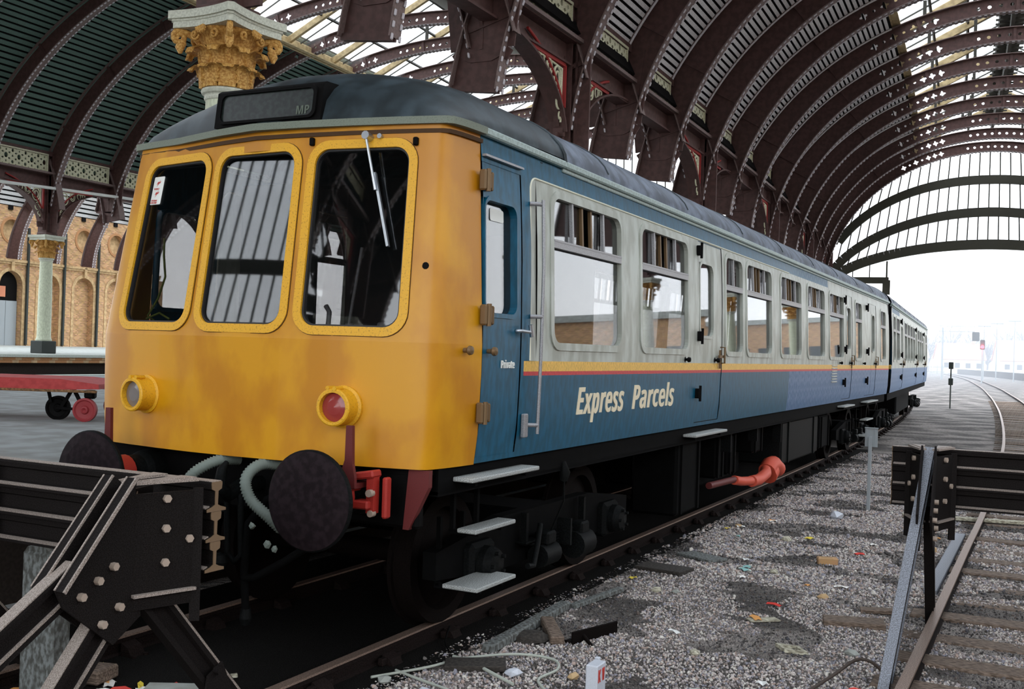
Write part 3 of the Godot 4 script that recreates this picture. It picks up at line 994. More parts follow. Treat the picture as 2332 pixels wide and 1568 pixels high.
	wp.bar(front_map(Vector2(0.905, 2.97), 0.008), front_map(Vector2(1.03, 2.52), 0.008), 0.006, 0.02, Vector3.BACK)
	part("wiper", wp, M.chrome, car)
	for q in [[0.44, 3.18], [1.16, 3.16]]:
		var pg := MB.new()
		pg.cbox(front_map(Vector2(q[0], q[1]), 0.012), Vector3(0.03, 0.05, 0.03), 0.006)
		part("lifting_peg", pg, M.black, car)
	var hh := MB.new()
	hh.cyl(front_map(Vector2(1.27, 2.41), -0.01), front_map(Vector2(1.27, 2.41), 0.002), 0.022, -1, 10)
	part("paint_chip", hh, M.black, car)
	for q in [Vector3(1.385, 1.917, 0.2), Vector3(1.405, 1.915, -0.08)]:
		var kb := MB.new()
		kb.lathe([Vector2(0.0, 0.07), Vector2(0.026, 0.064), Vector2(0.03, 0.045), Vector2(0.016, 0.03), Vector2(0.014, 0.0), Vector2(0.03, 0.0)], 10, Transform3D(Basis(Vector3.BACK, -PI / 2), q))
		part("door_stop", kb, M.brassy, car)
	# cab doors in plain blue, hung on three hinges from the yellow corner
	for s in [1.0, -1.0]:
		var d := MB.new()
		skin(d, s, -0.012, -0.545, 1.225, 3.14, [[-0.03 + 0.012, -0.47 - 0.012, 2.16 - 0.012, 2.87 + 0.012]], -0.004)
		var door := part("cab_door", d, M.blue, car, Transform3D(), "blue cab door lettered private" if s > 0 else "")
		var f := side_map(s)
		var fr := MB.new()
		fr.ring(rrect(-0.47 - 0.03, 2.16 - 0.03, -0.03 + 0.012, 2.87 + 0.03, 0.09), rrect(-0.47, 2.16, -0.03, 2.87, 0.07), -0.05, 0.006, f)
		var ff := flat_map(f, -0.47, 2.16, -0.03, 2.87)
		part("door_window", fr, M.blue, door)
		var gl := MB.new()
		plate(gl, rrect(-0.475, 2.155, -0.025, 2.875, 0.07), -0.05, -0.044, ff)
		part("pane", gl, M.glass, door)
		var cv := MB.new()
		cv.bar(Vector3(s * 1.375, 3.145, -0.01), Vector3(s * 1.375, 3.145, -0.55), 0.03, 0.014)
		part("drip_strip", cv, M.steel, door)
		if s > 0:
			var lbl := MB.new()
			plate(lbl, rrect(-0.36, 2.755, -0.17, 2.835, 0.015), -0.043, -0.041, f)
			part("white_label", lbl, M.white, door)
			side_text("lettering", "Private", -0.262, -0.45, 1.808, 0.05, M.white, door)
			var hn := MB.new()
			hn.tube([Vector3(1.41, 2.055, -0.47), Vector3(1.455, 2.055, -0.47), Vector3(1.46, 2.05, -0.58)], 0.012, 8)
			hn.tube([Vector3(1.46, 2.10, -0.58), Vector3(1.465, 2.02, -0.6)], 0.016, 8)
			part("door_handle", hn, M.chrome, door)
			for y in [2.98, 2.14, 1.53]:
				var h := MB.new()
				var x := side_x(y)
				h.cbox(Vector3(x + 0.025, y, 0.035), Vector3(0.05, 0.13, 0.03), 0.01)
				h.cbox(Vector3(x + 0.03, y, -0.02), Vector3(0.03, 0.1, 0.07), 0.008)
				h.cyl(Vector3(x + 0.05, y - 0.07, 0.012), Vector3(x + 0.05, y + 0.07, 0.012), 0.016, -1, 8)
				h.cbox(Vector3(x + 0.025, y, -0.055), Vector3(0.05, 0.12, 0.02), 0.008)
				part("hinge", h, M.brassy, door)
		# long handrail beside the door
		var hr := MB.new()
		hr.tube([Vector3(s * 1.45, 2.96, -0.74), Vector3(s * 1.47, 2.5, -0.74), Vector3(s * 1.47, 1.9, -0.74), Vector3(s * 1.46, 1.36, -0.74)], 0.013, 8)
		for y in [2.93, 2.16, 1.42]:
			hr.tube([Vector3(s * side_x(y), y, -0.68), Vector3(s * (side_x(y) + 0.055), y, -0.72), Vector3(s * (side_x(y) + 0.06), y, -0.74)], 0.016, 6)
		part("handrail", hr, M.steel, car)
		var wr := MB.new()
		wr.cbox(Vector3(s * 1.42, 1.42, -0.62), Vector3(0.03, 0.16, 0.06), 0.006)
		part("door_catch", wr, M.steel, car)
	side_text("lettering", "Express", -1.545, -2.52, 1.456, 0.205, M.letter, car, 0.16)
	side_text("lettering", "Parcels", -2.76, -3.87, 1.456, 0.205, M.letter, car, 0.16)
	# rounded head of the pale panel, with its cream outline
	var f2 := side_map(1.0)
	for s in [1.0, -1.0]:
		var fs := side_map(s)
		var arc := []
		for i in 7:
			var t := PI / 2 * i / 6.0
			arc.append(Vector2(-0.79 + 0.1 * cos(t), 3.018 + 0.1 * sin(t)))
		var o := PackedVector2Array([Vector2(-0.79, 1.857), Vector2(-0.69, 1.857)])
		for p in arc:
			o.append(p)
		var pp := MB.new()
		plate(pp, o, -0.004, 0.0005, fs)
		part("upper_panel", pp, M.pale, car)
		var q := PackedVector2Array([Vector2(-0.688, 3.118), Vector2(-0.792, 3.118)])
		for i in range(6, -1, -1):
			q.append(arc[i])
		var cp := MB.new()
		for i in 6:
			cp.face([fs.call(Vector2(-0.69, 3.118), 0.0), fs.call(arc[i], 0.0), fs.call(arc[i + 1], 0.0)], Vector3(s, 0, 0))
		part("cab_side_panel", cp, M.blue, car)
		var ln := MB.new()
		var lp := [fs.call(Vector2(-0.69, 1.86), 0.001)]
		for p in arc:
			lp.append(fs.call(p, 0.001))
		lp.append(fs.call(Vector2(-9.0, 3.118), 0.001))
		ln.tube(lp, 0.0085, 4)
		part("cream_line", ln, M.cream_line, car)
	# buffers
	for s in [1.0, -1.0]:
		var o := Vector3(s * 0.8635, 1.04, 0.0)
		var X := Transform3D(Basis(Vector3.RIGHT, PI / 2), o)
		var hd := MB.new()
		hd.lathe([Vector2(0.0, 1.012), Vector2(0.12, 1.010), Vector2(0.22, 1.004), Vector2(0.278, 0.994), Vector2(0.287, 0.984), Vector2(0.287, 0.965), Vector2(0.27, 0.955), Vector2(0.1, 0.935), Vector2(0.08, 0.9)], 48, X)
		var bf := part("buffer", hd, M.buffer_face, car)
		var rim := MB.new()
		rim.lathe([Vector2(0.281, 0.9925), Vector2(0.2885, 0.984), Vector2(0.2885, 0.966), Vector2(0.28, 0.958)], 48, X)
		part("buffer_rim", rim, M.under_oil, bf)
		var sh := MB.new()
		sh.cyl(o + Vector3(0, 0, 0.95), o + Vector3(0, 0, 0.6), 0.075, -1, 18)
		part("buffer_shank", sh, M.steel, bf)
		var cs := MB.new()
		cs.lathe([Vector2(0.0, 0.68), Vector2(0.105, 0.68), Vector2(0.11, 0.6), Vector2(0.13, 0.55), Vector2(0.14, 0.42), Vector2(0.2, 0.42), Vector2(0.2, 0.38)], 20, X)
		part("buffer_casing", cs, M.under_oil, bf)
		var cl := MB.new()
		cl.lathe([Vector2(0.1, 0.80), Vector2(0.115, 0.80), Vector2(0.115, 0.70), Vector2(0.1, 0.70)], 20, X)
		part("buffer_collar", cl, M.red, bf)
	var rk := MB.new()
	rk.box(Vector3(1.06, 1.06, 0.64), Vector3(0.05, 0.22, 0.06))
	rk.cbox(Vector3(0.98, 1.0, 0.66), Vector3(0.18, 0.05, 0.1), 0.01)
	rk.cbox(Vector3(0.99, 1.165, 0.64), Vector3(0.2, 0.045, 0.1), 0.01, Basis(Vector3.BACK, 0.18))
	rk.cbox(Vector3(1.13, 1.04, 0.6), Vector3(0.035, 0.24, 0.06), 0.01)
	rk.cbox(Vector3(0.93, 1.1, 0.68), Vector3(0.1, 0.05, 0.1), 0.01)
	part("jumper_bracket", rk, M.red, car, Transform3D(), "red jumper cable bracket beside the buffer")
	rk = MB.new()
	rk.cyl(Vector3(1.07, 1.07, 0.66), Vector3(1.07, 1.07, 0.70), 0.022, -1, 10)
	rk.cyl(Vector3(1.07, 0.95, 0.64), Vector3(1.07, 0.95, 0.68), 0.02, -1, 10)
	part("cable_plug", rk, M.bolt, car)
	rk = MB.new()
	rk.prism(PackedVector2Array([Vector2(1.19, 1.2), Vector2(1.33, 1.2), Vector2(1.33, 1.1), Vector2(1.2, 0.84), Vector2(1.16, 0.84)]), 0.42, 0.46)
	part("corner_plate", rk, M.red_dark, car)
	# buffer beam, coupling hook and pipes
	var bb := MB.new()
	bb.cbox(Vector3(0, 1.02, 0.4), Vector3(2.5, 0.36, 0.08), 0.02)
	bb.box(Vector3(0, 1.185, 0.2), Vector3(2.6, 0.04, 0.5))
	part("buffer_beam", bb, M.black, car)
	var hk := MB.new()
	hk.tube([Vector3(0.06, 1.02, 0.44), Vector3(0.06, 1.02, 0.62), Vector3(0.06, 0.98, 0.74), Vector3(0.06, 1.04, 0.82), Vector3(0.06, 1.14, 0.80), Vector3(0.06, 1.18, 0.76)], 0.035, 10, true, [0.05, 0.05, 0.05, 0.04, 0.03, 0.015])
	hk.tube([Vector3(0.06, 1.02, 0.66), Vector3(0.11, 0.95, 0.68), Vector3(0.11, 0.6, 0.66), Vector3(0.06, 0.55, 0.66), Vector3(0.0, 0.6, 0.66), Vector3(0.0, 0.95, 0.68), Vector3(0.06, 1.02, 0.66)], 0.02, 8)
	part("coupling_hook", hk, M.under_oil, car)
	for q in [[Vector3(0.3, 1.16, 0.52), Vector3(0.24, 1.17, 0.66), Vector3(0.215, 1.09, 0.76), Vector3(0.255, 0.97, 0.76), Vector3(0.36, 0.87, 0.72), Vector3(0.42, 0.79, 0.66)], [Vector3(-0.05, 1.17, 0.52), Vector3(-0.1, 1.17, 0.66), Vector3(-0.19, 1.1, 0.76), Vector3(-0.27, 1.0, 0.76), Vector3(-0.33, 0.88, 0.72)]]:
		var cu := Curve3D.new()
		cu.bake_interval = 0.005
		for i in q.size():
			var tg: Vector3 = (q[mini(i + 1, q.size() - 1)] - q[maxi(i - 1, 0)]) / 6.0
			cu.add_point(q[i], -tg, tg)
		var pts := []
		var rs := []
		var l := cu.get_baked_length()
		var nn := int(l / 0.006)
		for i in nn + 1:
			pts.append(cu.sample_baked(l * i / nn))
			rs.append(0.034 + 0.005 * sin(i * TAU / 3.0))
		var hm := MB.new()
		hm.tube(pts, 0.036, 10, true, rs)
		part("vacuum_hose", hm, M.hose, car)
	for q in [[Vector3(0.35, 1.0, 0.5), Vector3(0.25, 0.95, 0.6), Vector3(0.16, 0.8, 0.66), Vector3(0.14, 0.5, 0.66), Vector3(0.13, 0.22, 0.62)], [Vector3(0.14, 0.46, 0.66), Vector3(0.22, 0.47, 0.66), Vector3(0.4, 0.58, 0.6), Vector3(0.55, 0.7, 0.5)]]:
		var pm := MB.new()
		pm.tube(q, 0.024, 8)
		part("brake_pipe", pm, M.under, car)
	var cp2 := MB.new()
	cp2.lathe([Vector2(0.0, 0.07), Vector2(0.03, 0.06), Vector2(0.04, 0.0), Vector2(0.028, -0.04), Vector2(0.0, -0.05)], 10, at(0.13, 0.2, 0.62))
	cp2.lathe([Vector2(0.0, 0.06), Vector2(0.04, 0.045), Vector2(0.055, 0.0), Vector2(0.04, -0.045), Vector2(0.0, -0.06)], 12, at(0.02, 0.56, 0.75))
	part("pipe_coupling", cp2, M.under_oil, car)
	for q in [[0.36, 0.83, 0.86], [0.56, 0.76, 0.96], [0.62, 0.74, 0.97]]:
		var bt := MB.new()
		bt.blob(Vector3(0.022, 0.026, 0.022), int(q[0] * 100))
		part("hose_clip", bt, M.hose, car, at(q[0], q[1], q[2]))
	# inside the cab
	var dk := MB.new()
	dk.box(Vector3(0.55, 1.93, 0.3), Vector3(1.5, 0.06, 0.34))
	dk.cbox(Vector3(0.78, 2.0, 0.28), Vector3(0.34, 0.12, 0.22), 0.03)
	dk.box(Vector3(-0.75, 1.93, 0.3), Vector3(0.9, 0.06, 0.3))
	part("driver_desk", dk, M.interior, car)
	dk = MB.new()
	dk.cyl(Vector3(0.66, 1.95, 0.36), Vector3(0.66, 2.06, 0.36), 0.05, 0.03, 10)
	dk.tube([Vector3(0.5, 1.95, 0.38), Vector3(0.5, 2.13, 0.36), Vector3(0.47, 2.17, 0.36)], 0.016, 6)
	dk.tube([Vector3(0.62, 1.95, 0.34), Vector3(0.62, 2.55, 0.2)], 0.01, 6)
	dk.cyl(Vector3(0.88, 2.05, 0.37), Vector3(1.08, 2.06, 0.35), 0.02, -1, 8)
	part("driver_controls", dk, M.steel, car)
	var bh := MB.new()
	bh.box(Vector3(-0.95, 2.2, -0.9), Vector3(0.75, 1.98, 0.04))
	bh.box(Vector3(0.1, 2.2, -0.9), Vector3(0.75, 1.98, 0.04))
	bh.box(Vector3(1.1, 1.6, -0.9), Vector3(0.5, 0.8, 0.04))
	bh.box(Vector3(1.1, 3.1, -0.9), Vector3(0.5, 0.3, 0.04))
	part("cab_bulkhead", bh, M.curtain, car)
	bh = MB.new()
	bh.bar(Vector3(0.86, 1.95, -0.1), Vector3(0.86, 3.2, -0.1), 0.03, 0.03)
	part("cab_pillar", bh, M.brassy, car)
	bh = MB.new()
	bh.tube([Vector3(-0.93, 2.05, 0.42), Vector3(-0.98, 2.08, 0.43), Vector3(-0.9, 2.2, 0.42), Vector3(-0.86, 2.35, 0.4), Vector3(-0.9, 2.5, 0.38), Vector3(-0.92, 2.62, 0.36)], 0.008, 5)
	bh.tube([Vector3(-0.98, 2.06, 0.44), Vector3(-0.85, 2.1, 0.45), Vector3(-0.75, 2.06, 0.46)], 0.008, 5)
	part("dangling_flex", bh, mat("flex", C(140, 150, 60), 0.7), car)

func railcar() -> void:
	var car := thing("railcar", "blue, grey and yellow diesel railcar lettered for parcels, its yellow cab facing the buffers", "train")
	var zr := -19.62
	var wins := [[-1.06, -2.41, "slide"], [-2.93, -4.26, "slide"], [-5.68, -6.39, "narrow"], [-6.61, -7.87, "slide"], [-8.43, -9.75, "slide"], [-10.24, -11.6, "slide"], [-12.06, -13.41, "slide"], [-14.76, -15.5, "narrow"], [-18.22, -19.0, "narrow"]]
	var doors := [[0.0, -0.555, -0.03, -0.47, "cab"], [-4.655, -5.535, -4.70, -5.18, "single"], [-13.5, -14.4, -13.78, -14.22, "single"], [-16.17, -17.54, -16.92, -17.3, "double"]]
	car_sides(car, 0.0, zr, -0.69, wins, doors, -9.0)
	car_roof(car, -1.25, zr, M.roof_paint)
	for s in [1.0, -1.0]:
		var gt := MB.new()
		gt.cbox(Vector3(s * 1.37, 3.292, -0.62), Vector3(0.05, 0.05, 1.26), 0.01)
		part("gutter", gt, M.gutter, car)
	car_under(car, 0.35, zr)
	cab(car)
	var fl := MB.new()
	fl.box(Vector3(0, 1.24, -9.7), Vector3(2.72, 0.05, 19.8))
	part("car_floor", fl, M.interior, car)
	fl = MB.new()
	fl.box(Vector3(0, 3.2, -10.4), Vector3(2.6, 0.03, 18.4))
	part("car_ceiling", fl, M.interior, car)
	for z in [-4.5, -16.0]:
		fl = MB.new()
		fl.box(Vector3(-0.5, 2.2, z), Vector3(1.6, 1.95, 0.04))
		part("partition", fl, M.interior, car)
	var en := MB.new()
	en.box(Vector3(0, 2.26, zr + 0.02), Vector3(2.74, 2.1, 0.04))
	en.prism(PackedVector2Array([Vector2(-1.36, 3.3), Vector2(-1.1, 3.58), Vector2(-0.6, 3.75), Vector2(0, 3.8), Vector2(0.6, 3.75), Vector2(1.1, 3.58), Vector2(1.36, 3.3)]), 0, 0.04, at(0, 0, zr))
	en.box(Vector3(0, 2.2, zr - 0.25), Vector3(1.0, 2.0, 0.5))
	part("gangway_end", en, M.black, car)
	# louvre by the rear doors
	for k in 7:
		var lv := MB.new()
		lv.cbox(Vector3(1.412, 1.84 - 0.045 * k, -12.55), Vector3(0.016, 0.022, 0.5), 0.004)
		part("louvre_slat", lv, M.pale, car)
	# second car, on the curve behind
	var X := F(0, 0, 20.15)
	var car2 := thing("railcar", "second grey and blue railcar coupled behind the lettered one, far down the curve", "train", X)
	var w2 := []
	for q in [[9.2, 8.5], [8.1, 7.0], [4.9, 3.9], [3.5, 2.5], [2.1, 1.1], [0.7, -0.3], [-2.0, -3.0], [-3.4, -4.4], [-4.8, -5.8], [-8.0, -9.0]]:
		w2.append([q[0], q[1], "slide" if q[0] - q[1] > 0.9 else "narrow"])
	var d2 := [[6.5, 5.5, 6.3, 5.8, "single"], [-0.65, -1.6, -0.85, -1.35, "single"], [-6.2, -7.4, -6.4, -6.8, "single"]]
	car_sides(car2, 9.75, -9.75, 9.75, w2, d2, 9.75, false)
	car_roof(car2, 9.75, -9.75, M.roof_paint)
	car_under(car2, 9.75, -9.75, false)
	fl = MB.new()
	fl.box(Vector3(0, 1.24, 0), Vector3(2.72, 0.05, 19.4))
	part("car_floor", fl, M.interior, car2)
	for s in [1.0, -1.0]:
		en = MB.new()
		en.box(Vector3(0, 2.26, s * 9.72), Vector3(2.74, 2.1, 0.04))
		en.prism(PackedVector2Array([Vector2(-1.36, 3.3), Vector2(-1.1, 3.58), Vector2(-0.6, 3.75), Vector2(0, 3.8), Vector2(0.6, 3.75), Vector2(1.1, 3.58), Vector2(1.36, 3.3)]), -0.02, 0.02, at(0, 0, s * 9.72))
		part("gangway_end", en, M.black if s > 0 else M.blue, car2)
	en = MB.new()
	en.cbox(Vector3(1.38, 1.82, 9.8), Vector3(0.06, 0.1, 0.06), 0.01)
	part("yellow_patch", en, M.stripe_yellow, car2, Transform3D(), "yellow patch on the end between the cars")

# ---------------------------------------------------------------- the train shed
# spans: centre, half width, springing height, rise, where the glazing begins (both sides), eaves and ridge of the glazing
const RIGHT := {"c": 4.0, "A": 7.4, "y": 5.4, "B": 6.7, "g0": 0.62, "ge": 12.22, "gr": 13.75}
const MAIN := {"c": -15.45, "A": 11.7, "y": 5.6, "B": 7.95, "g0": -20.3, "ge": 13.05, "gr": 15.3}
const WEST := {"c": -36.0, "A": 8.6, "y": 5.6, "B": 6.6, "g0": -40.0, "ge": 12.0, "gr": 13.6}

func arc(sp: Dictionary, t: float) -> Vector2:
	return Vector2(sp.c - sp.A * cos(t), sp.y + sp.B * sin(t))

func arc_n(sp: Dictionary, t: float) -> Vector2:
	return Vector2(-cos(t) / sp.A, sin(t) / sp.B).normalized()

func depth(sp: Dictionary, t: float) -> float:
	return 0.90 - 0.46 * sin(t)

# parameter at which the rib's outer edge reaches lateral position a
func t_at(sp: Dictionary, a: float, outer := true) -> float:
	var lo := 0.0
	var hi := PI
	for i in 40:
		var m := (lo + hi) / 2
		var p := arc(sp, m) + (arc_n(sp, m) * depth(sp, m) if outer else Vector2.ZERO)
		if p.x < a:
			lo = m
		else:
			hi = m
	return lo

# arc-length table of the outer edge
func march(sp: Dictionary, t0: float, t1: float, step: float, outer := true) -> Array:
	var o := [t0]
	var acc := 0.0
	var t := t0
	var last := arc(sp, t) + (arc_n(sp, t) * depth(sp, t) if outer else Vector2.ZERO)
	var dt := (t1 - t0) / 4000.0
	for i in 4000:
		t += dt
		var p := arc(sp, t) + (arc_n(sp, t) * depth(sp, t) if outer else Vector2.ZERO)
		acc += p.distance_to(last)
		last = p
		if acc >= step:
			acc -= step
			o.append(t)
	return o

func rib_meshes(sp: Dictionary, t0: float) -> Dictionary:
	var ts := march(sp, t0, PI - t0, 0.29, false)
	var web := MB.new()
	var n := ts.size() - 1
	var tg := t_at(sp, sp.g0 - 0.7)
	var seq := 0
	for i in n:
		var a0: float = ts[i]
		var a1: float = ts[i + 1]
		var mid := (a0 + a1) / 2
		var kind := 0.0
		var u := minf(mid, PI - mid)
		var quat := false
		if u > tg:
			var steps := int(round((u - tg) / (a1 - a0)))
			if steps < 7:
				quat = steps % 2 == 0
				kind = 0.115 if quat else 0.045
			elif steps > 8 and not (steps % 9 == 0):
				kind = 0.055
		var q := func(x: float, r: float, z: float) -> Vector3:
			var t := lerpf(a0, a1, x)
			var p := arc(sp, t) + arc_n(sp, t) * depth(sp, t) * r
			return Vector3(p.x, p.y, z)
		if kind == 0.0:
			for s in [-1.0, 1.0]:
				web.face([q.call(0.0, 0.0, s * 0.02), q.call(1.0, 0.0, s * 0.02), q.call(1.0, 1.0, s * 0.02), q.call(0.0, 1.0, s * 0.02)], Vector3(0, 0, s))
			continue
		var dd := depth(sp, mid)
		var k := 16
		var ino := []
		var out := []
		for j in k:
			var th := TAU * j / k
			var r: float = kind * ((0.8 + 0.3 * cos(4.0 * th)) if quat else 1.0)
			ino.append(Vector2(0.5 + r * cos(th) / 0.29, 0.5 + r * sin(th) / dd))
			var m := maxf(absf(cos(th)), absf(sin(th)))
			out.append(Vector2(0.5 + 0.5 * cos(th) / m, 0.5 + 0.5 * sin(th) / m))
		for j in k:
			var m := (j + 1) % k
			for s in [-1.0, 1.0]:
				web.face([q.call(out[j].x, out[j].y, s * 0.02), q.call(out[m].x, out[m].y, s * 0.02), q.call(ino[m].x, ino[m].y, s * 0.02), q.call(ino[j].x, ino[j].y, s * 0.02)], Vector3(0, 0, s))
			var c: Vector3 = q.call(0.5, 0.5, 0.0)
			var e: Vector3 = q.call(ino[j].x, ino[j].y, 0.0)
			web.face([q.call(ino[j].x, ino[j].y, -0.02), q.call(ino[m].x, ino[m].y, -0.02), q.call(ino[m].x, ino[m].y, 0.02), q.call(ino[j].x, ino[j].y, 0.02)], c - e)
	for i in range(0, n, 9):
		var p0 := arc(sp, ts[i])
		var p1 := p0 + arc_n(sp, ts[i]) * depth(sp, ts[i])
		for s in [-1.0, 1.0]:
			web.bar(Vector3(p0.x, p0.y, s * 0.04), Vector3(p1.x, p1.y, s * 0.04), 0.09, 0.04, Vector3.BACK)
	var fl := MB.new()
	for e in [0.0, 1.0]:
		for i in n:
			var r := [[], []]
			for x in 2:
				var t: float = ts[i + x]
				var c: Vector2 = arc(sp, t) + arc_n(sp, t) * depth(sp, t) * e
				var nn := arc_n(sp, t)
				for w in [[-0.13, -0.012], [0.13, -0.012], [0.13, 0.012], [-0.13, 0.012]]:
					r[x].append(Vector3(c.x + nn.x * w[1], c.y + nn.y * w[1], w[0]))
			var nm := arc_n(sp, ts[i])
			var on := Vector3(nm.x, nm.y, 0)
			var dirs := [-on, Vector3.BACK, on, Vector3.FORWARD]
			for j in 4:
				fl.face([r[0][j], r[0][(j + 1) % 4], r[1][(j + 1) % 4], r[1][j]], dirs[j])
	var rv := MB.new()
	for t in march(sp, t0, PI - t0, 0.16, false):
		var c := arc(sp, t) - arc_n(sp, t) * 0.024
		var nn := arc_n(sp, t)
		var tn := Vector2(nn.y, -nn.x)
		for s in [-0.095, 0.095]:
			rv.cbox(Vector3(c.x, c.y, s), Vector3(0.09, 0.03, 0.05), 0.012, Basis(Vector3(tn.x, tn.y, 0), Vector3(nn.x, nn.y, 0), Vector3.BACK))
	return {"web": web.mesh(), "flange": fl.mesh(), "rivets": rv.mesh()}

# foot of a rib: a plate shared by two spans, hanging as a rounded pendant between columns
func foot_mesh(half: float, bottom: float, top: float) -> ArrayMesh:
	var o := PackedVector2Array()
	for q in [Vector2(-half - 0.15, top), Vector2(-half, bottom + 0.5), Vector2(-half + 0.03, bottom + 0.22), Vector2(-half + 0.14, bottom + 0.06), Vector2(-half * 0.4, bottom), Vector2(half * 0.4, bottom), Vector2(half - 0.14, bottom + 0.06), Vector2(half - 0.03, bottom + 0.22), Vector2(half, bottom + 0.5), Vector2(half + 0.15, top)]:
		o.append(q)
	var m := MB.new()
	m.prism(o, -0.04, 0.04)
	for i in range(0, o.size() - 1):
		m.bar(Vector3(o[i].x, o[i].y, 0), Vector3(o[i + 1].x, o[i + 1].y, 0), 0.26, 0.03, Vector3.BACK)
	m.prism(PackedVector2Array([Vector2(-0.5, 8.0), Vector2(-0.05, 7.1), Vector2(-0.05, 6.75), Vector2(0.05, 6.75), Vector2(0.05, 7.1), Vector2(0.5, 8.0)]), -0.03, 0.03, Transform3D(Basis(Vector3.UP, PI / 2), Vector3.ZERO))
	return m.mesh()

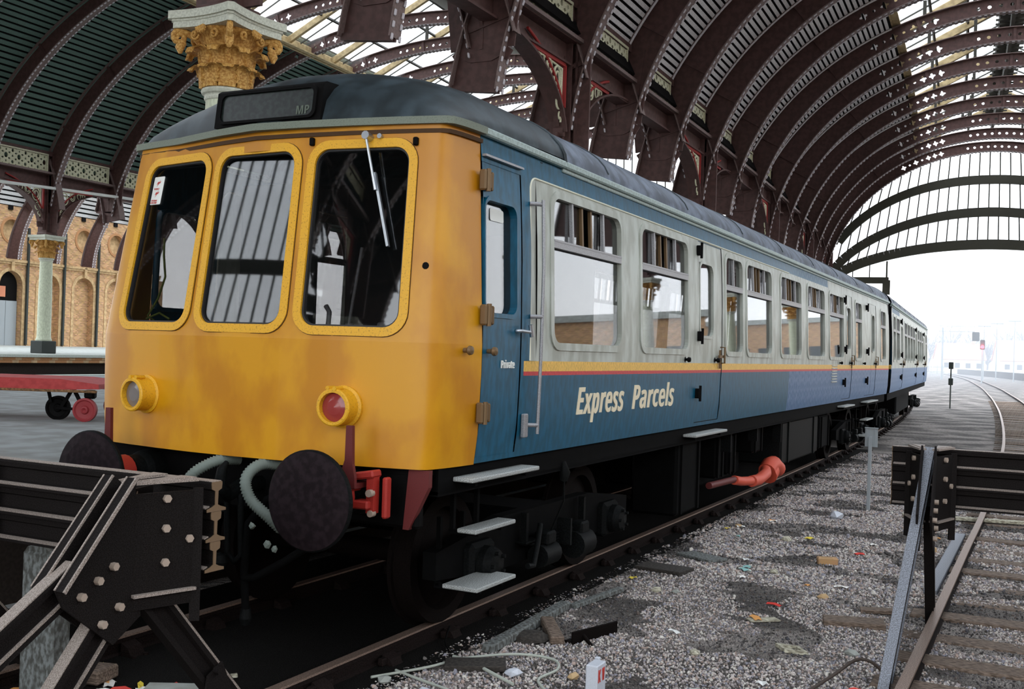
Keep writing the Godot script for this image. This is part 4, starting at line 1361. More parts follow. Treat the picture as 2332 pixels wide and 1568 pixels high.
func ribs_and_roof() -> void:
	var slat := BoxMesh.new()
	slat.size = Vector3.ONE
	var pane := BoxMesh.new()
	pane.size = Vector3.ONE
	var win_no := 0
	for S in [
			{"sp": RIGHT, "call": "right-hand span", "j0": -10, "j1": 12, "slat": 0.15, "mat": M.slat, "a0": -3.62, "rows": 3, "left_only": false, "t0": 0.1},
			{"sp": MAIN, "call": "wide middle span", "j0": -10, "j1": 12, "slat": 0.23, "mat": M.slat_green, "a0": -27.55, "rows": 3, "left_only": false, "t0": 0.12},
			{"sp": WEST, "call": "far-left span", "j0": -10, "j1": 12, "slat": 0.3, "mat": M.slat, "a0": -44.4, "rows": 3, "left_only": true, "t0": 0.06}]:
		var sp: Dictionary = S.sp
		var rm := rib_meshes(sp, S.t0)
		for j in range(S.j0, S.j1 + 1):
			var b: float = B0 + PITCH * j
			var where := "on a column" if posmod(j, 3) == 0 else "between columns"
			var rib := thing("roof_rib", "iron roof rib over the %s, %s, %s from the far end" % [S.call, where, ordinal(S.j1 - j)], "roof rib", F(0, 0, b), "iron ribs of the " + S.call)
			part("web", rm.web, M.iron, rib)
			part("flange", rm.flange, M.iron_flange, rib)
			var rv := part("rivets", rm.rivets, M.rivet, rib)
			rv.set_meta("kind", "stuff")
		# roof between ribs: boards below, glazed lantern above
		var ta := t_at(sp, S.a0)
		var tb := t_at(sp, sp.g0)
		var tl := march(sp, ta, tb, S.slat)
		var cover := MB.new()
		for half in 2:
			if S.left_only and half == 1:
				continue
			var g := []
			for i in 16:
				var t := lerpf(ta, tb, i / 15.0)
				t = t if half == 0 else PI - t
				var p := arc(sp, t) + arc_n(sp, t) * (depth(sp, t) + 0.10)
				g.append([Vector3(p.x, p.y, -PITCH * 0.5), Vector3(p.x, p.y, PITCH * 0.5)])
			cover.sheet(g, Vector3(arc_n(sp, ta if half == 0 else PI - ta).x, 0.7, 0), 0.05)
		var cm := cover.mesh()
		for j in range(S.j0, S.j1):
			var b: float = B0 + PITCH * (j + 0.5)
			var X := F(0, 0, b)
			var cl := thing("ceiling", "boarded roof bay over the %s, %s from the far end" % [S.call, ordinal(S.j1 - 1 - j)], "roof", X, "roof bays of the " + S.call, "structure")
			var k: float = 1.0 + sp.c / RC
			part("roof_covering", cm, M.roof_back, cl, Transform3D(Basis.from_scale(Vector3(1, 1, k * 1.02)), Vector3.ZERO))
			var eb := MB.new()
			var ep := []
			for i in 20:
				var t := lerpf(ta, tb, i / 19.0)
				var p := arc(sp, t) + arc_n(sp, t) * (depth(sp, t) - 0.01)
				ep.append(Vector3(p.x, p.y, -PITCH * 0.5 + 0.10))
			eb.tube(ep, 0.035, 5)
			part("edge_batten", eb, S.mat, cl)
			# boards only where the camera can see their faces
			var halves := [0]
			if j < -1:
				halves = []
			for half in halves:
				for i in tl.size() - 1:
					var t: float = (tl[i] + tl[i + 1]) / 2
					var p := arc(sp, t) + arc_n(sp, t) * (depth(sp, t) + 0.03)
					var nn := arc_n(sp, t)
					part("board", slat, S.mat, cl, Transform3D(Basis(Vector3(nn.y, -nn.x, 0) * S.slat * 0.62, Vector3(nn.x, nn.y, 0) * 0.03, Vector3.BACK * PITCH * (1.0 + p.x / RC) * 0.995), Vector3(p.x, p.y, 0)))
			if S.left_only:
				continue
			for half in 2:
				var sg := 1.0 if half == 0 else -1.0
				var e := Vector2(sp.c - (sp.c - sp.g0) * sg, sp.ge)
				var r := Vector2(sp.c - 0.35 * sg, sp.gr)
				var d := (r - e)
				var len := d.length()
				d /= len
				var nn := Vector2(-d.y * sg, d.x * sg)
				var bas := Basis(Vector3(d.x, d.y, 0), Vector3(nn.x, nn.y, 0), Vector3(d.x, d.y, 0).cross(Vector3(nn.x, nn.y, 0)))
				var w: float = PITCH * k
				var tr := MB.new()
				# cream eaves frame and the broad middle rafter
				tr.box(Vector3(e.x, e.y - 0.08, 0), Vector3(0.1, 0.36, w * 0.99))
				tr.box(Vector3(e.x + 0.1 * sg, e.y - 0.2, 0), Vector3(0.3, 0.05, w * 0.99))
				var m0 := (e + r) / 2
				tr.box(Vector3(m0.x, m0.y - 0.05, 0), Vector3(len, 0.22, 0.14), bas)
				part("cream_rafter", tr, M.rafter, cl)
				var br := MB.new()
				for q in range(1, S.rows + 1):
					var c: Vector2 = e + d * len * q / S.rows
					br.box(Vector3(c.x, c.y + 0.02, 0), Vector3(0.07, 0.1, w * 0.99), bas)
				for z in [-0.25, 0.25]:
					br.box(Vector3(m0.x, m0.y + 0.04, z * w), Vector3(len, 0.05, 0.025), bas)
				for q in [0.3, 0.75]:
					var c: Vector2 = e + d * len * q
					var tt := t_at(sp, c.x)
					var fp := arc(sp, tt) + arc_n(sp, tt) * depth(sp, tt)
					br.bar(Vector3(c.x, c.y, w * 0.48), Vector3(c.x, minf(fp.y, c.y - 0.1), w * 0.48), 0.1, 0.1)
				part("purlin", br, M.glazing_bar, cl)
				for q in S.rows:
					var c: Vector2 = e + d * len * (q + 0.5) / S.rows
					for z in [-0.37, -0.13, 0.13, 0.37]:
						part("roof_pane", pane, M.roof_glass, cl, Transform3D(Basis(bas.x * (len / S.rows - 0.06), bas.y * 0.006, bas.z * w * 0.225), Vector3(c.x, c.y + 0.05, z * w)))
			var rd := MB.new()
			rd.box(Vector3(sp.c, sp.gr - 0.05, 0), Vector3(0.75, 0.22, PITCH * k))
			rd.box(Vector3(sp.c, sp.gr - 0.4, 0), Vector3(0.12, 0.6, PITCH * k))
			for z in 6:
				rd.box(Vector3(sp.c, sp.gr - 0.25, (z - 2.5) * 0.5), Vector3(1.0, 0.06, 0.05))
			part("ridge_beam", rd, M.glazing_bar, cl)
	# feet
	var fm := foot_mesh(0.48, 6.55, 8.3)
	for j in range(-8, 12):
		if posmod(j, 3):
			var o := solo("rib_foot", fm, M.iron, "rounded pendant foot hanging between the near columns, %s from the far end" % ordinal(11 - j), "rib foot", F(-3.68, 0, B0 + PITCH * j), "pendant rib feet of the near arcade")
	fm = foot_mesh(0.5, 6.7, 8.3)
	for j in range(1, 9):
		if posmod(j, 3):
			solo("rib_foot", fm, M.iron, "dark pendant foot between the far columns on the left, %s from the far end" % ordinal(8 - j), "rib foot", F(-27.3, 0, B0 + PITCH * j), "pendant rib feet of the far arcade")

# glazed screens closing the far ends of the spans
func gable(sp: Dictionary, label: String, a_from: float, a_to: float, bands: Array, b: float) -> void:
	var g := thing("window_1" if sp == RIGHT else ("window_2" if b > 0 else "window_4"), label, "window", F(0, 0, b), "", "structure")
	var half: float = sp.A
	var crv := func(y0: float, y1: float, k: float, a: float) -> float:
		var u: float = clampf(absf(a - sp.c) / half, 0.0, 1.0)
		return y0 + (y1 - y0) * pow(1.0 - pow(u, k), 0.62)
	var rib := func(a: float) -> float:
		var u: float = clampf(absf(a - sp.c) / half, 0.0, 1.0)
		return sp.y + sp.B * sqrt(1.0 - u * u)
	for bd in bands:
		var m := MB.new()
		var n := 60
		var pts := []
		for i in n + 1:
			var a := lerpf(sp.c - half + 0.1, sp.c + half - 0.1, float(i) / n)
			var y: float = crv.call(bd[0], bd[1], bd[2], a)
			if y < rib.call(a):
				pts.append(Vector3(a, y, 0))
		for i in pts.size() - 1:
			m.bar(pts[i], pts[i + 1], 0.24, bd[3])
		part("arched_beam", m, M.band, g)
	# tiers of panes between the beams; mullions lean outwards like a fan
	var n2 := int((a_to - a_from) / 0.46)
	for tier in bands.size():
		var mu := MB.new()
		for i in n2 + 1:
			var a := lerpf(a_from, a_to, float(i) / n2)
			var lean: float = (a - sp.c) * 0.045
			var lo: float = crv.call(bands[tier][0], bands[tier][1], bands[tier][2], a)
			var ah := a - lean
			var hi: float = minf(rib.call(ah), 99.0) if tier == bands.size() - 1 else minf(crv.call(bands[tier + 1][0], bands[tier + 1][1], bands[tier + 1][2], ah), rib.call(ah))
			if hi - lo < 0.12:
				continue
			mu.bar(Vector3(a, lo, 0), Vector3(ah, hi, 0), 0.055, 0.05, Vector3.BACK)
			if i < n2:
				var a2 := lerpf(a_from, a_to, float(i + 1) / n2)
				var ah2: float = a2 - (a2 - sp.c) * 0.045
				var lo2: float = crv.call(bands[tier][0], bands[tier][1], bands[tier][2], a2)
				var hi2: float = rib.call(ah2) if tier == bands.size() - 1 else minf(crv.call(bands[tier + 1][0], bands[tier + 1][1], bands[tier + 1][2], ah2), rib.call(ah2))
				if hi2 - lo2 > 0.12:
					var pm := MB.new()
					pm.prism(PackedVector2Array([Vector2(a + 0.02, lo), Vector2(a2 - 0.02, lo2), Vector2(ah2 - 0.02, hi2), Vector2(ah + 0.02, hi)]), -0.004, 0.004)
					part("pane", pm, M.roof_glass, g)
		if mu.v.size():
			part("mullion", mu, M.glazing_bar, g)

func gables() -> void:
	var b := B0 + PITCH * 12.0 + 0.3
	gable(RIGHT, "fan-shaped glazed end screen of the right-hand span, with three dark arched beams", -2.9, 10.9, [[5.6, 7.7, 2.0, 0.46], [5.6, 9.25, 2.0, 0.42], [6.4, 10.8, 2.2, 0.4]], b)
	var sc := thing("window_3", "small glazed panel with a dark beam below the left end of the arched screen", "window", F(0, 0, b), "", "structure")
	var m := MB.new()
	m.box(Vector3(-1.9, 5.95, 0), Vector3(3.0, 0.3, 0.3))
	m.box(Vector3(-0.5, 6.4, 0), Vector3(0.08, 1.0, 0.1))
	m.box(Vector3(-0.5, 5.6, 0.1), Vector3(0.35, 0.7, 0.35))
	for a in [-1.3, -2.1]:
		m.bar(Vector3(a, 6.05, 0), Vector3(a, 6.8, 0), 0.05, 0.05)
	part("frame", m, M.band, sc)
	for a in [[-2.08, -1.32, 6.5], [-1.28, -0.54, 6.75]]:
		m = MB.new()
		m.prism(PackedVector2Array([Vector2(a[0], 6.1), Vector2(a[1], 6.1), Vector2(a[1], a[2]), Vector2(a[0], a[2] - 0.15)]), -0.004, 0.004)
		part("pane", m, M.roof_glass, sc)
	gable(MAIN, "glazed end screen of the wide middle span seen between the dark columns", -27.0, -4.2, [[5.4, 6.9, 2.0, 0.42], [5.9, 9.3, 2.1, 0.4]], b)

func added_back_screen() -> void:
	gable(MAIN, "unseen glazed screen added behind the camera to shape the cab window reflections", -27.0, -4.2, [[6.2, 7.4, 2.0, 0.42], [6.2, 9.6, 2.1, 0.4]], -28.9)  # out of view; added so the windscreen has bright glazing to reflect

func scroll(m: MB, c: Vector3, r: float, w: float, ux: Vector3, uy: Vector3) -> void:
	var p := []
	for i in 15:
		var t := TAU * i / 14.0
		p.append(c + ux * r * cos(t) + uy * r * 1.35 * sin(t))
	m.tube(p, w, 5, false)

# the longitudinal girder over one column bay of an arcade, seen from the side `face` (+1 towards larger a)
func arcade_bay(a: float, k: int, label: String, group: String) -> void:
	var b := B0 + PITCH * 3.0 * (k - 1)
	var mid := b + PITCH * 1.5
	var X := F(a, 0, mid)
	var L := PITCH * 3.0 * (1.0 + a / RC)
	var g := thing("arcade_girder", label, "girder", X, group)
	var m := MB.new()
	m.box(Vector3(0, 8.36, 0), Vector3(0.34, 0.16, L))
	m.box(Vector3(0, 7.63, 0), Vector3(0.5, 0.05, L))
	m.box(Vector3(0, 7.42, 0), Vector3(0.08, 0.4, L))
	m.box(Vector3(0, 7.21, 0), Vector3(0.3, 0.04, L))
	part("girder_beam", m, M.iron, g)
	m = MB.new()
	m.box(Vector3(0.22, 7.66, 0), Vector3(0.2, 0.07, L * 0.995))
	part("girder_flange", m, M.iron_flange, g)
	# pierced cream panels, one between each pair of ribs
	for i in 3:
		var z0 := L / 2 - L / 3.0 * i
		var pw := L / 3.0
		var pp := MB.new()
		var n := 9
		for q in n:
			var za := z0 - 0.24 - (pw - 0.48) * q / n
			var zb := z0 - 0.24 - (pw - 0.48) * (q + 1) / n
			for row in [[7.72, 7.92, 0.05 if q % 2 else 0.035], [7.92, 8.12, 0.035 if q % 2 else 0.075], [8.12, 8.3, 0.05 if q % 2 else 0.03]]:
				var zc := (za + zb) / 2
				var yc: float = (row[0] + row[1]) / 2
				var o := PackedVector2Array()
				var inn := PackedVector2Array()
				for e in 12:
					var th := TAU * e / 12.0
					var mm := maxf(absf(cos(th)), absf(sin(th)))
					o.append(Vector2(zc + (zb - za) / 2 * cos(th) / mm, yc + (row[1] - row[0]) / 2 * sin(th) / mm))
					inn.append(Vector2(zc - row[2] * cos(th), yc + row[2] * 1.25 * sin(th)))
				pp.ring(o, inn, -0.02, 0.02, func(p: Vector2, d: float) -> Vector3: return Vector3(0.12 + d, p.y, p.x))
		pp.box(Vector3(0.12, 7.71, z0 - pw / 2), Vector3(0.1, 0.04, pw - 0.45))
		pp.box(Vector3(0.12, 8.31, z0 - pw / 2), Vector3(0.12, 0.05, pw - 0.45))
		for e in [z0 - 0.25, z0 - pw + 0.25]:
			pp.box(Vector3(0.12, 8.0, e), Vector3(0.1, 0.62, 0.05))
		part("pierced_panel", pp, M.pierced, g)
	# quarter-arch brackets springing from the columns at both ends
	for s in [1.0, -1.0]:
		var ze: float = s * L / 2
		var so := []
		for i in 13:
			var t := PI / 2 * i / 12.0
			so.append(Vector2(ze - s * (0.3 + 2.6 * (1.0 - cos(t))), 5.75 + 1.5 * sin(t)))
		var br := MB.new()
		for i in 12:
			br.bar(Vector3(0, so[i].y, so[i].x), Vector3(0, so[i + 1].y, so[i + 1].x), 0.34, 0.04)
			br.bar(Vector3(0, so[i].y + 0.12, so[i].x), Vector3(0, so[i + 1].y + 0.12, so[i + 1].x), 0.1, 0.2)
		br.box(Vector3(0, 6.5, ze - s * 0.22), Vector3(0.12, 1.7, 0.12))
		var bk := part("bracket", br, M.iron, g)
		var rd := MB.new()
		var tri := []
		for i in range(2, 10):
			tri.append(Vector3(0.09, so[i].y + 0.27, so[i].x))
		rd.tube(tri, 0.03, 5)
		rd.bar(Vector3(0.09, so[2].y + 0.25, ze - s * 0.33), Vector3(0.09, 7.16, ze - s * 0.33), 0.05, 0.06)
		rd.bar(Vector3(0.09, 7.16, ze - s * 0.33), Vector3(0.09, 7.16, so[9].x), 0.05, 0.06)
		part("red_border", rd, M.spandrel_red, bk)
		var sc := MB.new()
		var uz := Vector3(0, 0, -s)
		for q in [[0.62, 6.86, 0.16, 0.022], [0.62, 6.86, 0.09, 0.02], [0.54, 6.46, 0.1, 0.02], [0.54, 6.46, 0.05, 0.018], [0.98, 6.98, 0.11, 0.02], [0.98, 6.98, 0.06, 0.018], [1.28, 7.04, 0.08, 0.018], [1.5, 7.08, 0.055, 0.015], [0.47, 6.22, 0.05, 0.016]]:
			scroll(sc, Vector3(0.08, q[1], ze - s * q[0]), q[2], q[3], uz, Vector3.UP)
		sc.tube([Vector3(0.08, 6.1, ze - s * 0.43), Vector3(0.08, 6.5, ze - s * 0.44), Vector3(0.08, 7.08, ze - s * 0.43), Vector3(0.08, 7.1, ze - s * 0.8), Vector3(0.08, 7.12, ze - s * 1.5)], 0.02, 5)
		for i in range(3, 9):
			sc.blob(Vector3(0.03, 0.05, 0.04), i)
		part("scrollwork", sc, M.pierced, bk)

func column(a: float, k: int, base: float, label: String, group: String, fine: bool) -> void:
	var X := F(a, 0, B0 + PITCH * 3.0 * (k - 1))
	var c := thing("column", label, "column", X, group)
	var m := MB.new()
	var seg := 32 if fine else 20
	m.lathe([Vector2(0.27, base + 0.45), Vector2(0.27, base + 0.5), Vector2(0.25, base + 0.54), Vector2(0.238, base + 0.6), Vector2(0.232, base + 2.0), Vector2(0.212, 4.52), Vector2(0.212, 4.55)], seg)
	part("shaft", m, M.column, c)
	m = MB.new()
	m.cbox(Vector3(0, base + 0.22, 0), Vector3(0.62, 0.46, 0.62), 0.03)
	part("plinth", m, M.plinth, c)
	m = MB.new()
	m.lathe([Vector2(0.212, 4.53), Vector2(0.225, 4.54), Vector2(0.232, 4.56), Vector2(0.225, 4.58), Vector2(0.23, 4.59), Vector2(0.255, 4.605), Vector2(0.266, 4.63), Vector2(0.255, 4.655), Vector2(0.235, 4.665)], seg)
	part("necking", m, M.abacus, c)
	m = MB.new()
	m.lathe([Vector2(0.235, 4.66), Vector2(0.24, 4.9), Vector2(0.262, 5.1), Vector2(0.31, 5.2), Vector2(0.36, 5.27), Vector2(0.36, 5.3)], seg)
	var cap := part("capital", m, M.capital, c)
	# two tiers of acanthus leaves, each rising from the bell and curling over
	for tier in [[8, 0.0, 4.66, 0.24, 0.20, 0.10], [8, 0.5, 4.70, 0.40, 0.21, 0.155]]:
		for i in tier[0]:
			var th: float = TAU * (i + tier[1]) / tier[0]
			var d := Vector3(cos(th), 0, sin(th))
			var s := Vector3(-sin(th), 0, cos(th))
			var g := []
			for r in 9:
				var v := r / 8.0
				var y: float = tier[2] + tier[3] * minf(v / 0.72, 1.0 + 0.04 * sin(PI * v))
				var out := 0.246 + 0.022 * v
				if v > 0.6:
					var w := (v - 0.6) / 0.4
					out += tier[5] * sin(w * PI / 2) * 1.1
					y = tier[2] + tier[3] * (0.86 + 0.14 * sin(w * PI * 0.5)) - tier[3] * 0.26 * maxf(0.0, w - 0.45) / 0.55
				var hw: float = 0.108 * (0.75 + 0.5 * sin(PI * minf(v * 1.1, 1.0))) * (1.0 if v < 0.8 else 1.0 - (v - 0.8) * 2.2)
				var row := []
				for q in 7:
					var x := (q - 3) / 3.0
					var lobe := 0.014 * cos(x * PI * 4.0) + 0.026 * (1.0 - x * x)
					row.append(d * (out + lobe) + s * hw * x * (1.0 + 0.12 * cos(v * 26.0)) + Vector3.UP * y)
				g.append(row)
			var lm := MB.new()
			lm.sheet(g, d, 0.03)
			part("acanthus_leaf", lm, M.capital, cap)
	# corner volutes and small inner scrolls below the abacus
	for i in 4:
		var th := TAU * (i + 0.5) / 4.0
		var d := Vector3(cos(th), 0, sin(th))
		var p := []
		var rs := []
		for j in 26:
			var v := j / 25.0
			if v < 0.4:
				var w := v / 0.4
				p.append(d * lerpf(0.27, 0.50, w * w) + Vector3.UP * lerpf(5.0, 5.27, sqrt(w)))
			else:
				var w := (v - 0.4) / 0.6
				var rr := 0.075 * (1.0 - 0.75 * w)
				var an := PI / 2 - w * TAU * 1.4
				p.append(d * (0.50 + rr * cos(an)) + Vector3.UP * (5.195 + rr * sin(an)))
			rs.append(0.042 - 0.014 * v)
		var vm := MB.new()
		vm.tube(p, 0.03, 7, true, rs)
		vm.tube([d * 0.47 + Vector3.UP * 5.15, d * 0.5 + Vector3.UP * 5.08, d * 0.49 + Vector3.UP * 5.02], 0.04, 7, true, [0.05, 0.05, 0.02])
		part("volute", vm, M.capital, cap)
		for e in [-1.0, 1.0]:
			var t2: float = TAU * i / 4.0
			var dd := Vector3(cos(t2), 0, sin(t2))
			var ss: Vector3 = Vector3(-sin(t2), 0, cos(t2)) * e
			p = []
			for j in 20:
				var w := j / 19.0
				var rr := 0.05 * (1.0 - 0.7 * w)
				var an := -w * TAU * 1.3
				p.append(dd * (0.34 + 0.03 * w) + ss * (0.14 - rr * cos(an)) + Vector3.UP * (5.2 + rr * sin(an)))
			vm = MB.new()
			vm.tube(p, 0.017, 6)
			part("small_scroll", vm, M.capital, cap)
		var fm := MB.new()
		var t3 := TAU * i / 4.0
		for q in 7:
			var an := PI * q / 6.0
			fm.tube([Vector3(cos(t3), 0, sin(t3)) * 0.37 + Vector3.UP * 5.28, Vector3(cos(t3), 0, sin(t3)) * 0.42 + Vector3(-sin(t3), 0, cos(t3)) * 0.07 * cos(an) + Vector3.UP * (5.24 - 0.05 * sin(an))], 0.02, 6, true, [0.02, 0.014])
		part("flower", fm, M.capital, cap)
	# abacus with hollowed sides and cut corners
	m = MB.new()
	for ly in [[5.28, 5.35, 0.94], [5.35, 5.375, 0.965], [5.375, 5.46, 1.03]]:
		var o := PackedVector2Array()
		for i in 4:
			var th := TAU * i / 4.0
			for j in 9:
				var x := (j - 4) / 4.0
				var r := 0.40 + 0.055 * x * x
				var v2 := Vector2(cos(th) * r - sin(th) * x * 0.41, sin(th) * r + cos(th) * x * 0.41)
				o.append(v2 * ly[2])
		m.prism(o, ly[0], ly[1], Transform3D(Basis(Vector3.RIGHT, Vector3(0, 0, 1), Vector3.UP), Vector3.ZERO))
	part("abacus", m, M.abacus, c)
	# iron post above, an H in plan, rising into the ribs
	m = MB.new()
	m.box(Vector3(0, 6.9, 0), Vector3(0.09, 2.9, 0.30))
	for s in [-1.0, 1.0]:
		m.box(Vector3(0, 6.9, s * 0.16), Vector3(0.30, 2.9, 0.04))
		m.box(Vector3(s * 0.2, 6.9, 0), Vector3(0.05, 2.9, 0.12))
		m.box(Vector3(s * 0.34, 6.85, 0), Vector3(0.24, 2.6, 0.05))
	m.cbox(Vector3(0, 5.52, 0), Vector3(0.5, 0.1, 0.5), 0.02)
	part("iron_post", m, M.iron, c)

func arcades() -> void:
	for k in range(-2, 6):
		column(-3.5, k, 0.95, "cream column with a gilded capital in the near row, %s from the far end" % ordinal(5 - k), "cream columns of the near arcade", k < 2)
	for k in range(-2, 5):
		arcade_bay(-3.53, k, "dark girder with pierced cream panels over the near columns, %s from the far end" % ordinal(4 - k), "near arcade girders")
	for k in range(1, 4):
		column(-27.3, k, 1.25, "slim cream column on the far left platform, %s from the far end" % ordinal(3 - k), "cream columns of the far arcade", false)
	for k in range(0, 3):
		arcade_bay(-27.3, k, "dark girder with pierced panels over the far-left columns, %s from the far end" % ordinal(2 - k), "far arcade girders")
	for k in range(-2, 6):
		column(11.65, k, 0.4, "cream column on the right-hand side of the shed, %s from the far end" % ordinal(5 - k), "cream columns of the right arcade", false)

# ---------------------------------------------------------------- ground, tracks, platforms
func ground() -> void:
	var m := MB.new()
	m.box(Vector3(0, GY - 0.3, -90), Vector3(260, 0.6, 420))
	solo("ground", m, M.ballast, "trampled grey ballast ground between and beside the tracks", "ground", Transform3D(), "", "structure")
	# loose stones of the near ballast, thinned out where the dark soil shows
	var st := MB.new()
	st.blob(Vector3(0.5, 0.36, 0.5), 5, 0.3)
	var mm := MultiMesh.new()
	mm.transform_format = MultiMesh.TRANSFORM_3D
	mm.use_colors = true
	mm.mesh = st.mesh()
	var fn := FastNoiseLite.new()
	fn.seed = 9
	fn.frequency = 0.9
	fn.fractal_octaves = 4
	var tr := []
	var cl := []
	var tones := [C(178, 168, 164), C(150, 140, 138), C(196, 186, 178), C(120, 112, 108), C(170, 150, 138), C(140, 138, 146), C(206, 200, 190), C(98, 92, 88)]
	for i in 400000:
		var z := 3.0 - pow(rng.randf(), 1.7) * 22.0
		var x := rng.randf_range(-1.6, 5.4)
		if x < 0.95 and z < 1.3:
			continue
		var w := fn.get_noise_2d(x * 0.7, z)
		var bare := w < -0.12
		if bare and rng.randf() < 0.7:
			continue
		var s := rng.randf_range(0.009, 0.022) * (1.0 if rng.randf() > 0.02 else 1.8)
		if z < -4.0:
			s *= 1.35
		var b := Basis.from_euler(Vector3(rng.randf() * TAU, rng.randf() * TAU, rng.randf() * TAU)).scaled(Vector3.ONE * s)
		tr.append(Transform3D(b, Vector3(x, GY + s * 0.22, z)))
		var c: Color = tones[rng.randi() % tones.size()]
		var dark := 0.55 if bare else 1.0
		cl.append(Color(c.r * dark, c.g * dark, c.b * dark).srgb_to_linear())
	mm.instance_count = tr.size()
	for i in tr.size():
		mm.set_instance_transform(i, tr[i])
		mm.set_instance_color(i, cl[i])
	var o := MultiMeshInstance3D.new()
	o.name = "ballast_stones"
	o.multimesh = mm
	o.material_override = M.pebble
	add_child(o)
	tag(o, "loose grey and pinkish ballast stones spread over the ground in the foreground", "gravel", "", "stuff")

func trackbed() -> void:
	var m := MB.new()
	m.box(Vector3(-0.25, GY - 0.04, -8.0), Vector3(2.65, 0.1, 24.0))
	solo("trackbed", m, M.soil, "oily cinder bed under the railcar, its black also standing for the shade there", "track bed", Transform3D(), "", "structure")

func added_back_wall() -> void:  # out of view; added as something dark for the glass to reflect
	var w := thing("wall_back_added", "unseen brick wall added behind the camera to darken the window reflections", "wall", F(0, 0, -29.0), "", "structure")
	var m := MB.new()
	m.box(Vector3(-25.2, 3.1, 0), Vector3(43.4, 6.6, 0.6))
	part("wall_face", m, M.brick_blue, w)
	for i in 7:
		m = MB.new()
		m.box(Vector3(-42 + i * 5.6, 4.0, -0.33), Vector3(2.2, 4.0, 0.1))
		part("blind_window", m, M.plinth, w)

func right_wall() -> void:
	var w := thing("wall_right", "low brown brick wall beyond the right-hand columns, behind the camera's right shoulder", "wall", Transform3D(), "", "structure")
	for i in 13:
		var b := -28.0 + i * 3.3
		var m := MB.new()
		var X := F(14.6, 0, b)
		m.box(X * Vector3(0, 2.5, 0), Vector3(0.5, 5.4, 3.32), X.basis)
		m.box(X * Vector3(0, 5.25, 0), Vector3(0.62, 0.16, 3.32), X.basis)
		m.box(X * Vector3(-0.28, 2.4, 1.5), Vector3(0.16, 5.0, 0.4), X.basis)
		part("wall_bay", m, M.brick_red, w)

func rail_profile() -> PackedVector2Array:
	var o := PackedVector2Array()
	for q in [[0.034, 0.0], [0.036, -0.012], [0.033, -0.04], [0.011, -0.05], [0.009, -0.105], [0.03, -0.115], [0.033, -0.145]]:
		o.append(Vector2(q[0], q[1]))
	for i in range(6, -1, -1):
		o.append(Vector2(-o[i].x, o[i].y))
	return o

# a rail swept along points; head part and web part are separate meshes
func rail(called: String, label: String, pts: Array, top: Material, side: Material) -> void:
	var pr := rail_profile()
	var o := thing(called, label, "rail")
	var hd := MB.new()
	var wb := MB.new()
	for i in pts.size() - 1:
		var fr := []
		for k in 2:
			var p: Vector3 = pts[i + k]
			var f: Vector3 = (pts[mini(i + k + 1, pts.size() - 1)] - pts[maxi(i + k - 1, 0)]).normalized()
			fr.append([p, Vector3.UP.cross(f).normalized() * -1.0])
		for j in pr.size():
			var a := pr[j]
			var b := pr[(j + 1) % pr.size()]
			var e := b - a
			var q := []
			for kk in [[0, a], [0, b], [1, b], [1, a]]:
				q.append(fr[kk[0]][0] + fr[kk[0]][1] * kk[1].x + Vector3.UP * kk[1].y)
			var mb: MB = hd if (a.y + b.y) / 2 > -0.011 else wb
			mb.face(q, fr[0][1] * e.y * -1.0 + Vector3.UP * e.x)
	for e in [0, pts.size() - 1]:
		var p: Vector3 = pts[e]
		var f: Vector3 = (pts[mini(e + 1, pts.size() - 1)] - pts[maxi(e - 1, 0)]).normalized()
		var s := Vector3.UP.cross(f).normalized() * -1.0
		for j in range(0, 6):
			wb.face([p + s * pr[j].x + Vector3.UP * pr[j].y, p + s * pr[j + 1].x + Vector3.UP * pr[j + 1].y, p - s * pr[j + 1].x + Vector3.UP * pr[j + 1].y, p - s * pr[j].x + Vector3.UP * pr[j].y], f * (-1.0 if e == 0 else 1.0))
	part("rail_head", hd, top, o)
	part("rail_web", wb, side, o)

func train_line(off: float) -> Array:
	var p := [Vector3(off, 0, 4.2), Vector3(off, 0, 0), Vector3(off, 0, -5)]
	for i in 23:
		p.append(P(off, 0, i * 2.0))
	var t := 44.0 / RC
	for i in range(1, 12):
		p.append(P(off, 0, 44) + Vector3(-sin(t), 0, -cos(t)) * i * 10.0)
	return p

const RIGHT_LINE := [Vector2(3.80, 3.6), Vector2(3.84, -1.0), Vector2(3.87, -6.0), Vector2(3.89, -11.0), Vector2(3.74, -23.0), Vector2(3.3, -36.0), Vector2(2.67, -49.6), Vector2(1.5, -70.0), Vector2(-0.9, -105.0), Vector2(-5.9, -162.0), Vector2(-15.0, -240.0)]
func right_line(off: float) -> Array:
	var c := Curve3D.new()
	for i in RIGHT_LINE.size():
		var a: Vector2 = RIGHT_LINE[maxi(i - 1, 0)]
		var b: Vector2 = RIGHT_LINE[mini(i + 1, RIGHT_LINE.size() - 1)]
		var d := (b - a).normalized()
		var q: Vector2 = RIGHT_LINE[i] + Vector2(-d.y, d.x) * off
		var tg := Vector3(d.x, 0, d.y) * (b - a).length() / 6.0
		c.add_point(Vector3(q.x, 0, q.y), -tg, tg)
	var o := []
	var l := c.get_baked_length()
	var s := 0.0
	while s < l:
		o.append(c.sample_baked(s))
		s += clampf(1.0 + s * 0.03, 1.0, 5.0)
	return o

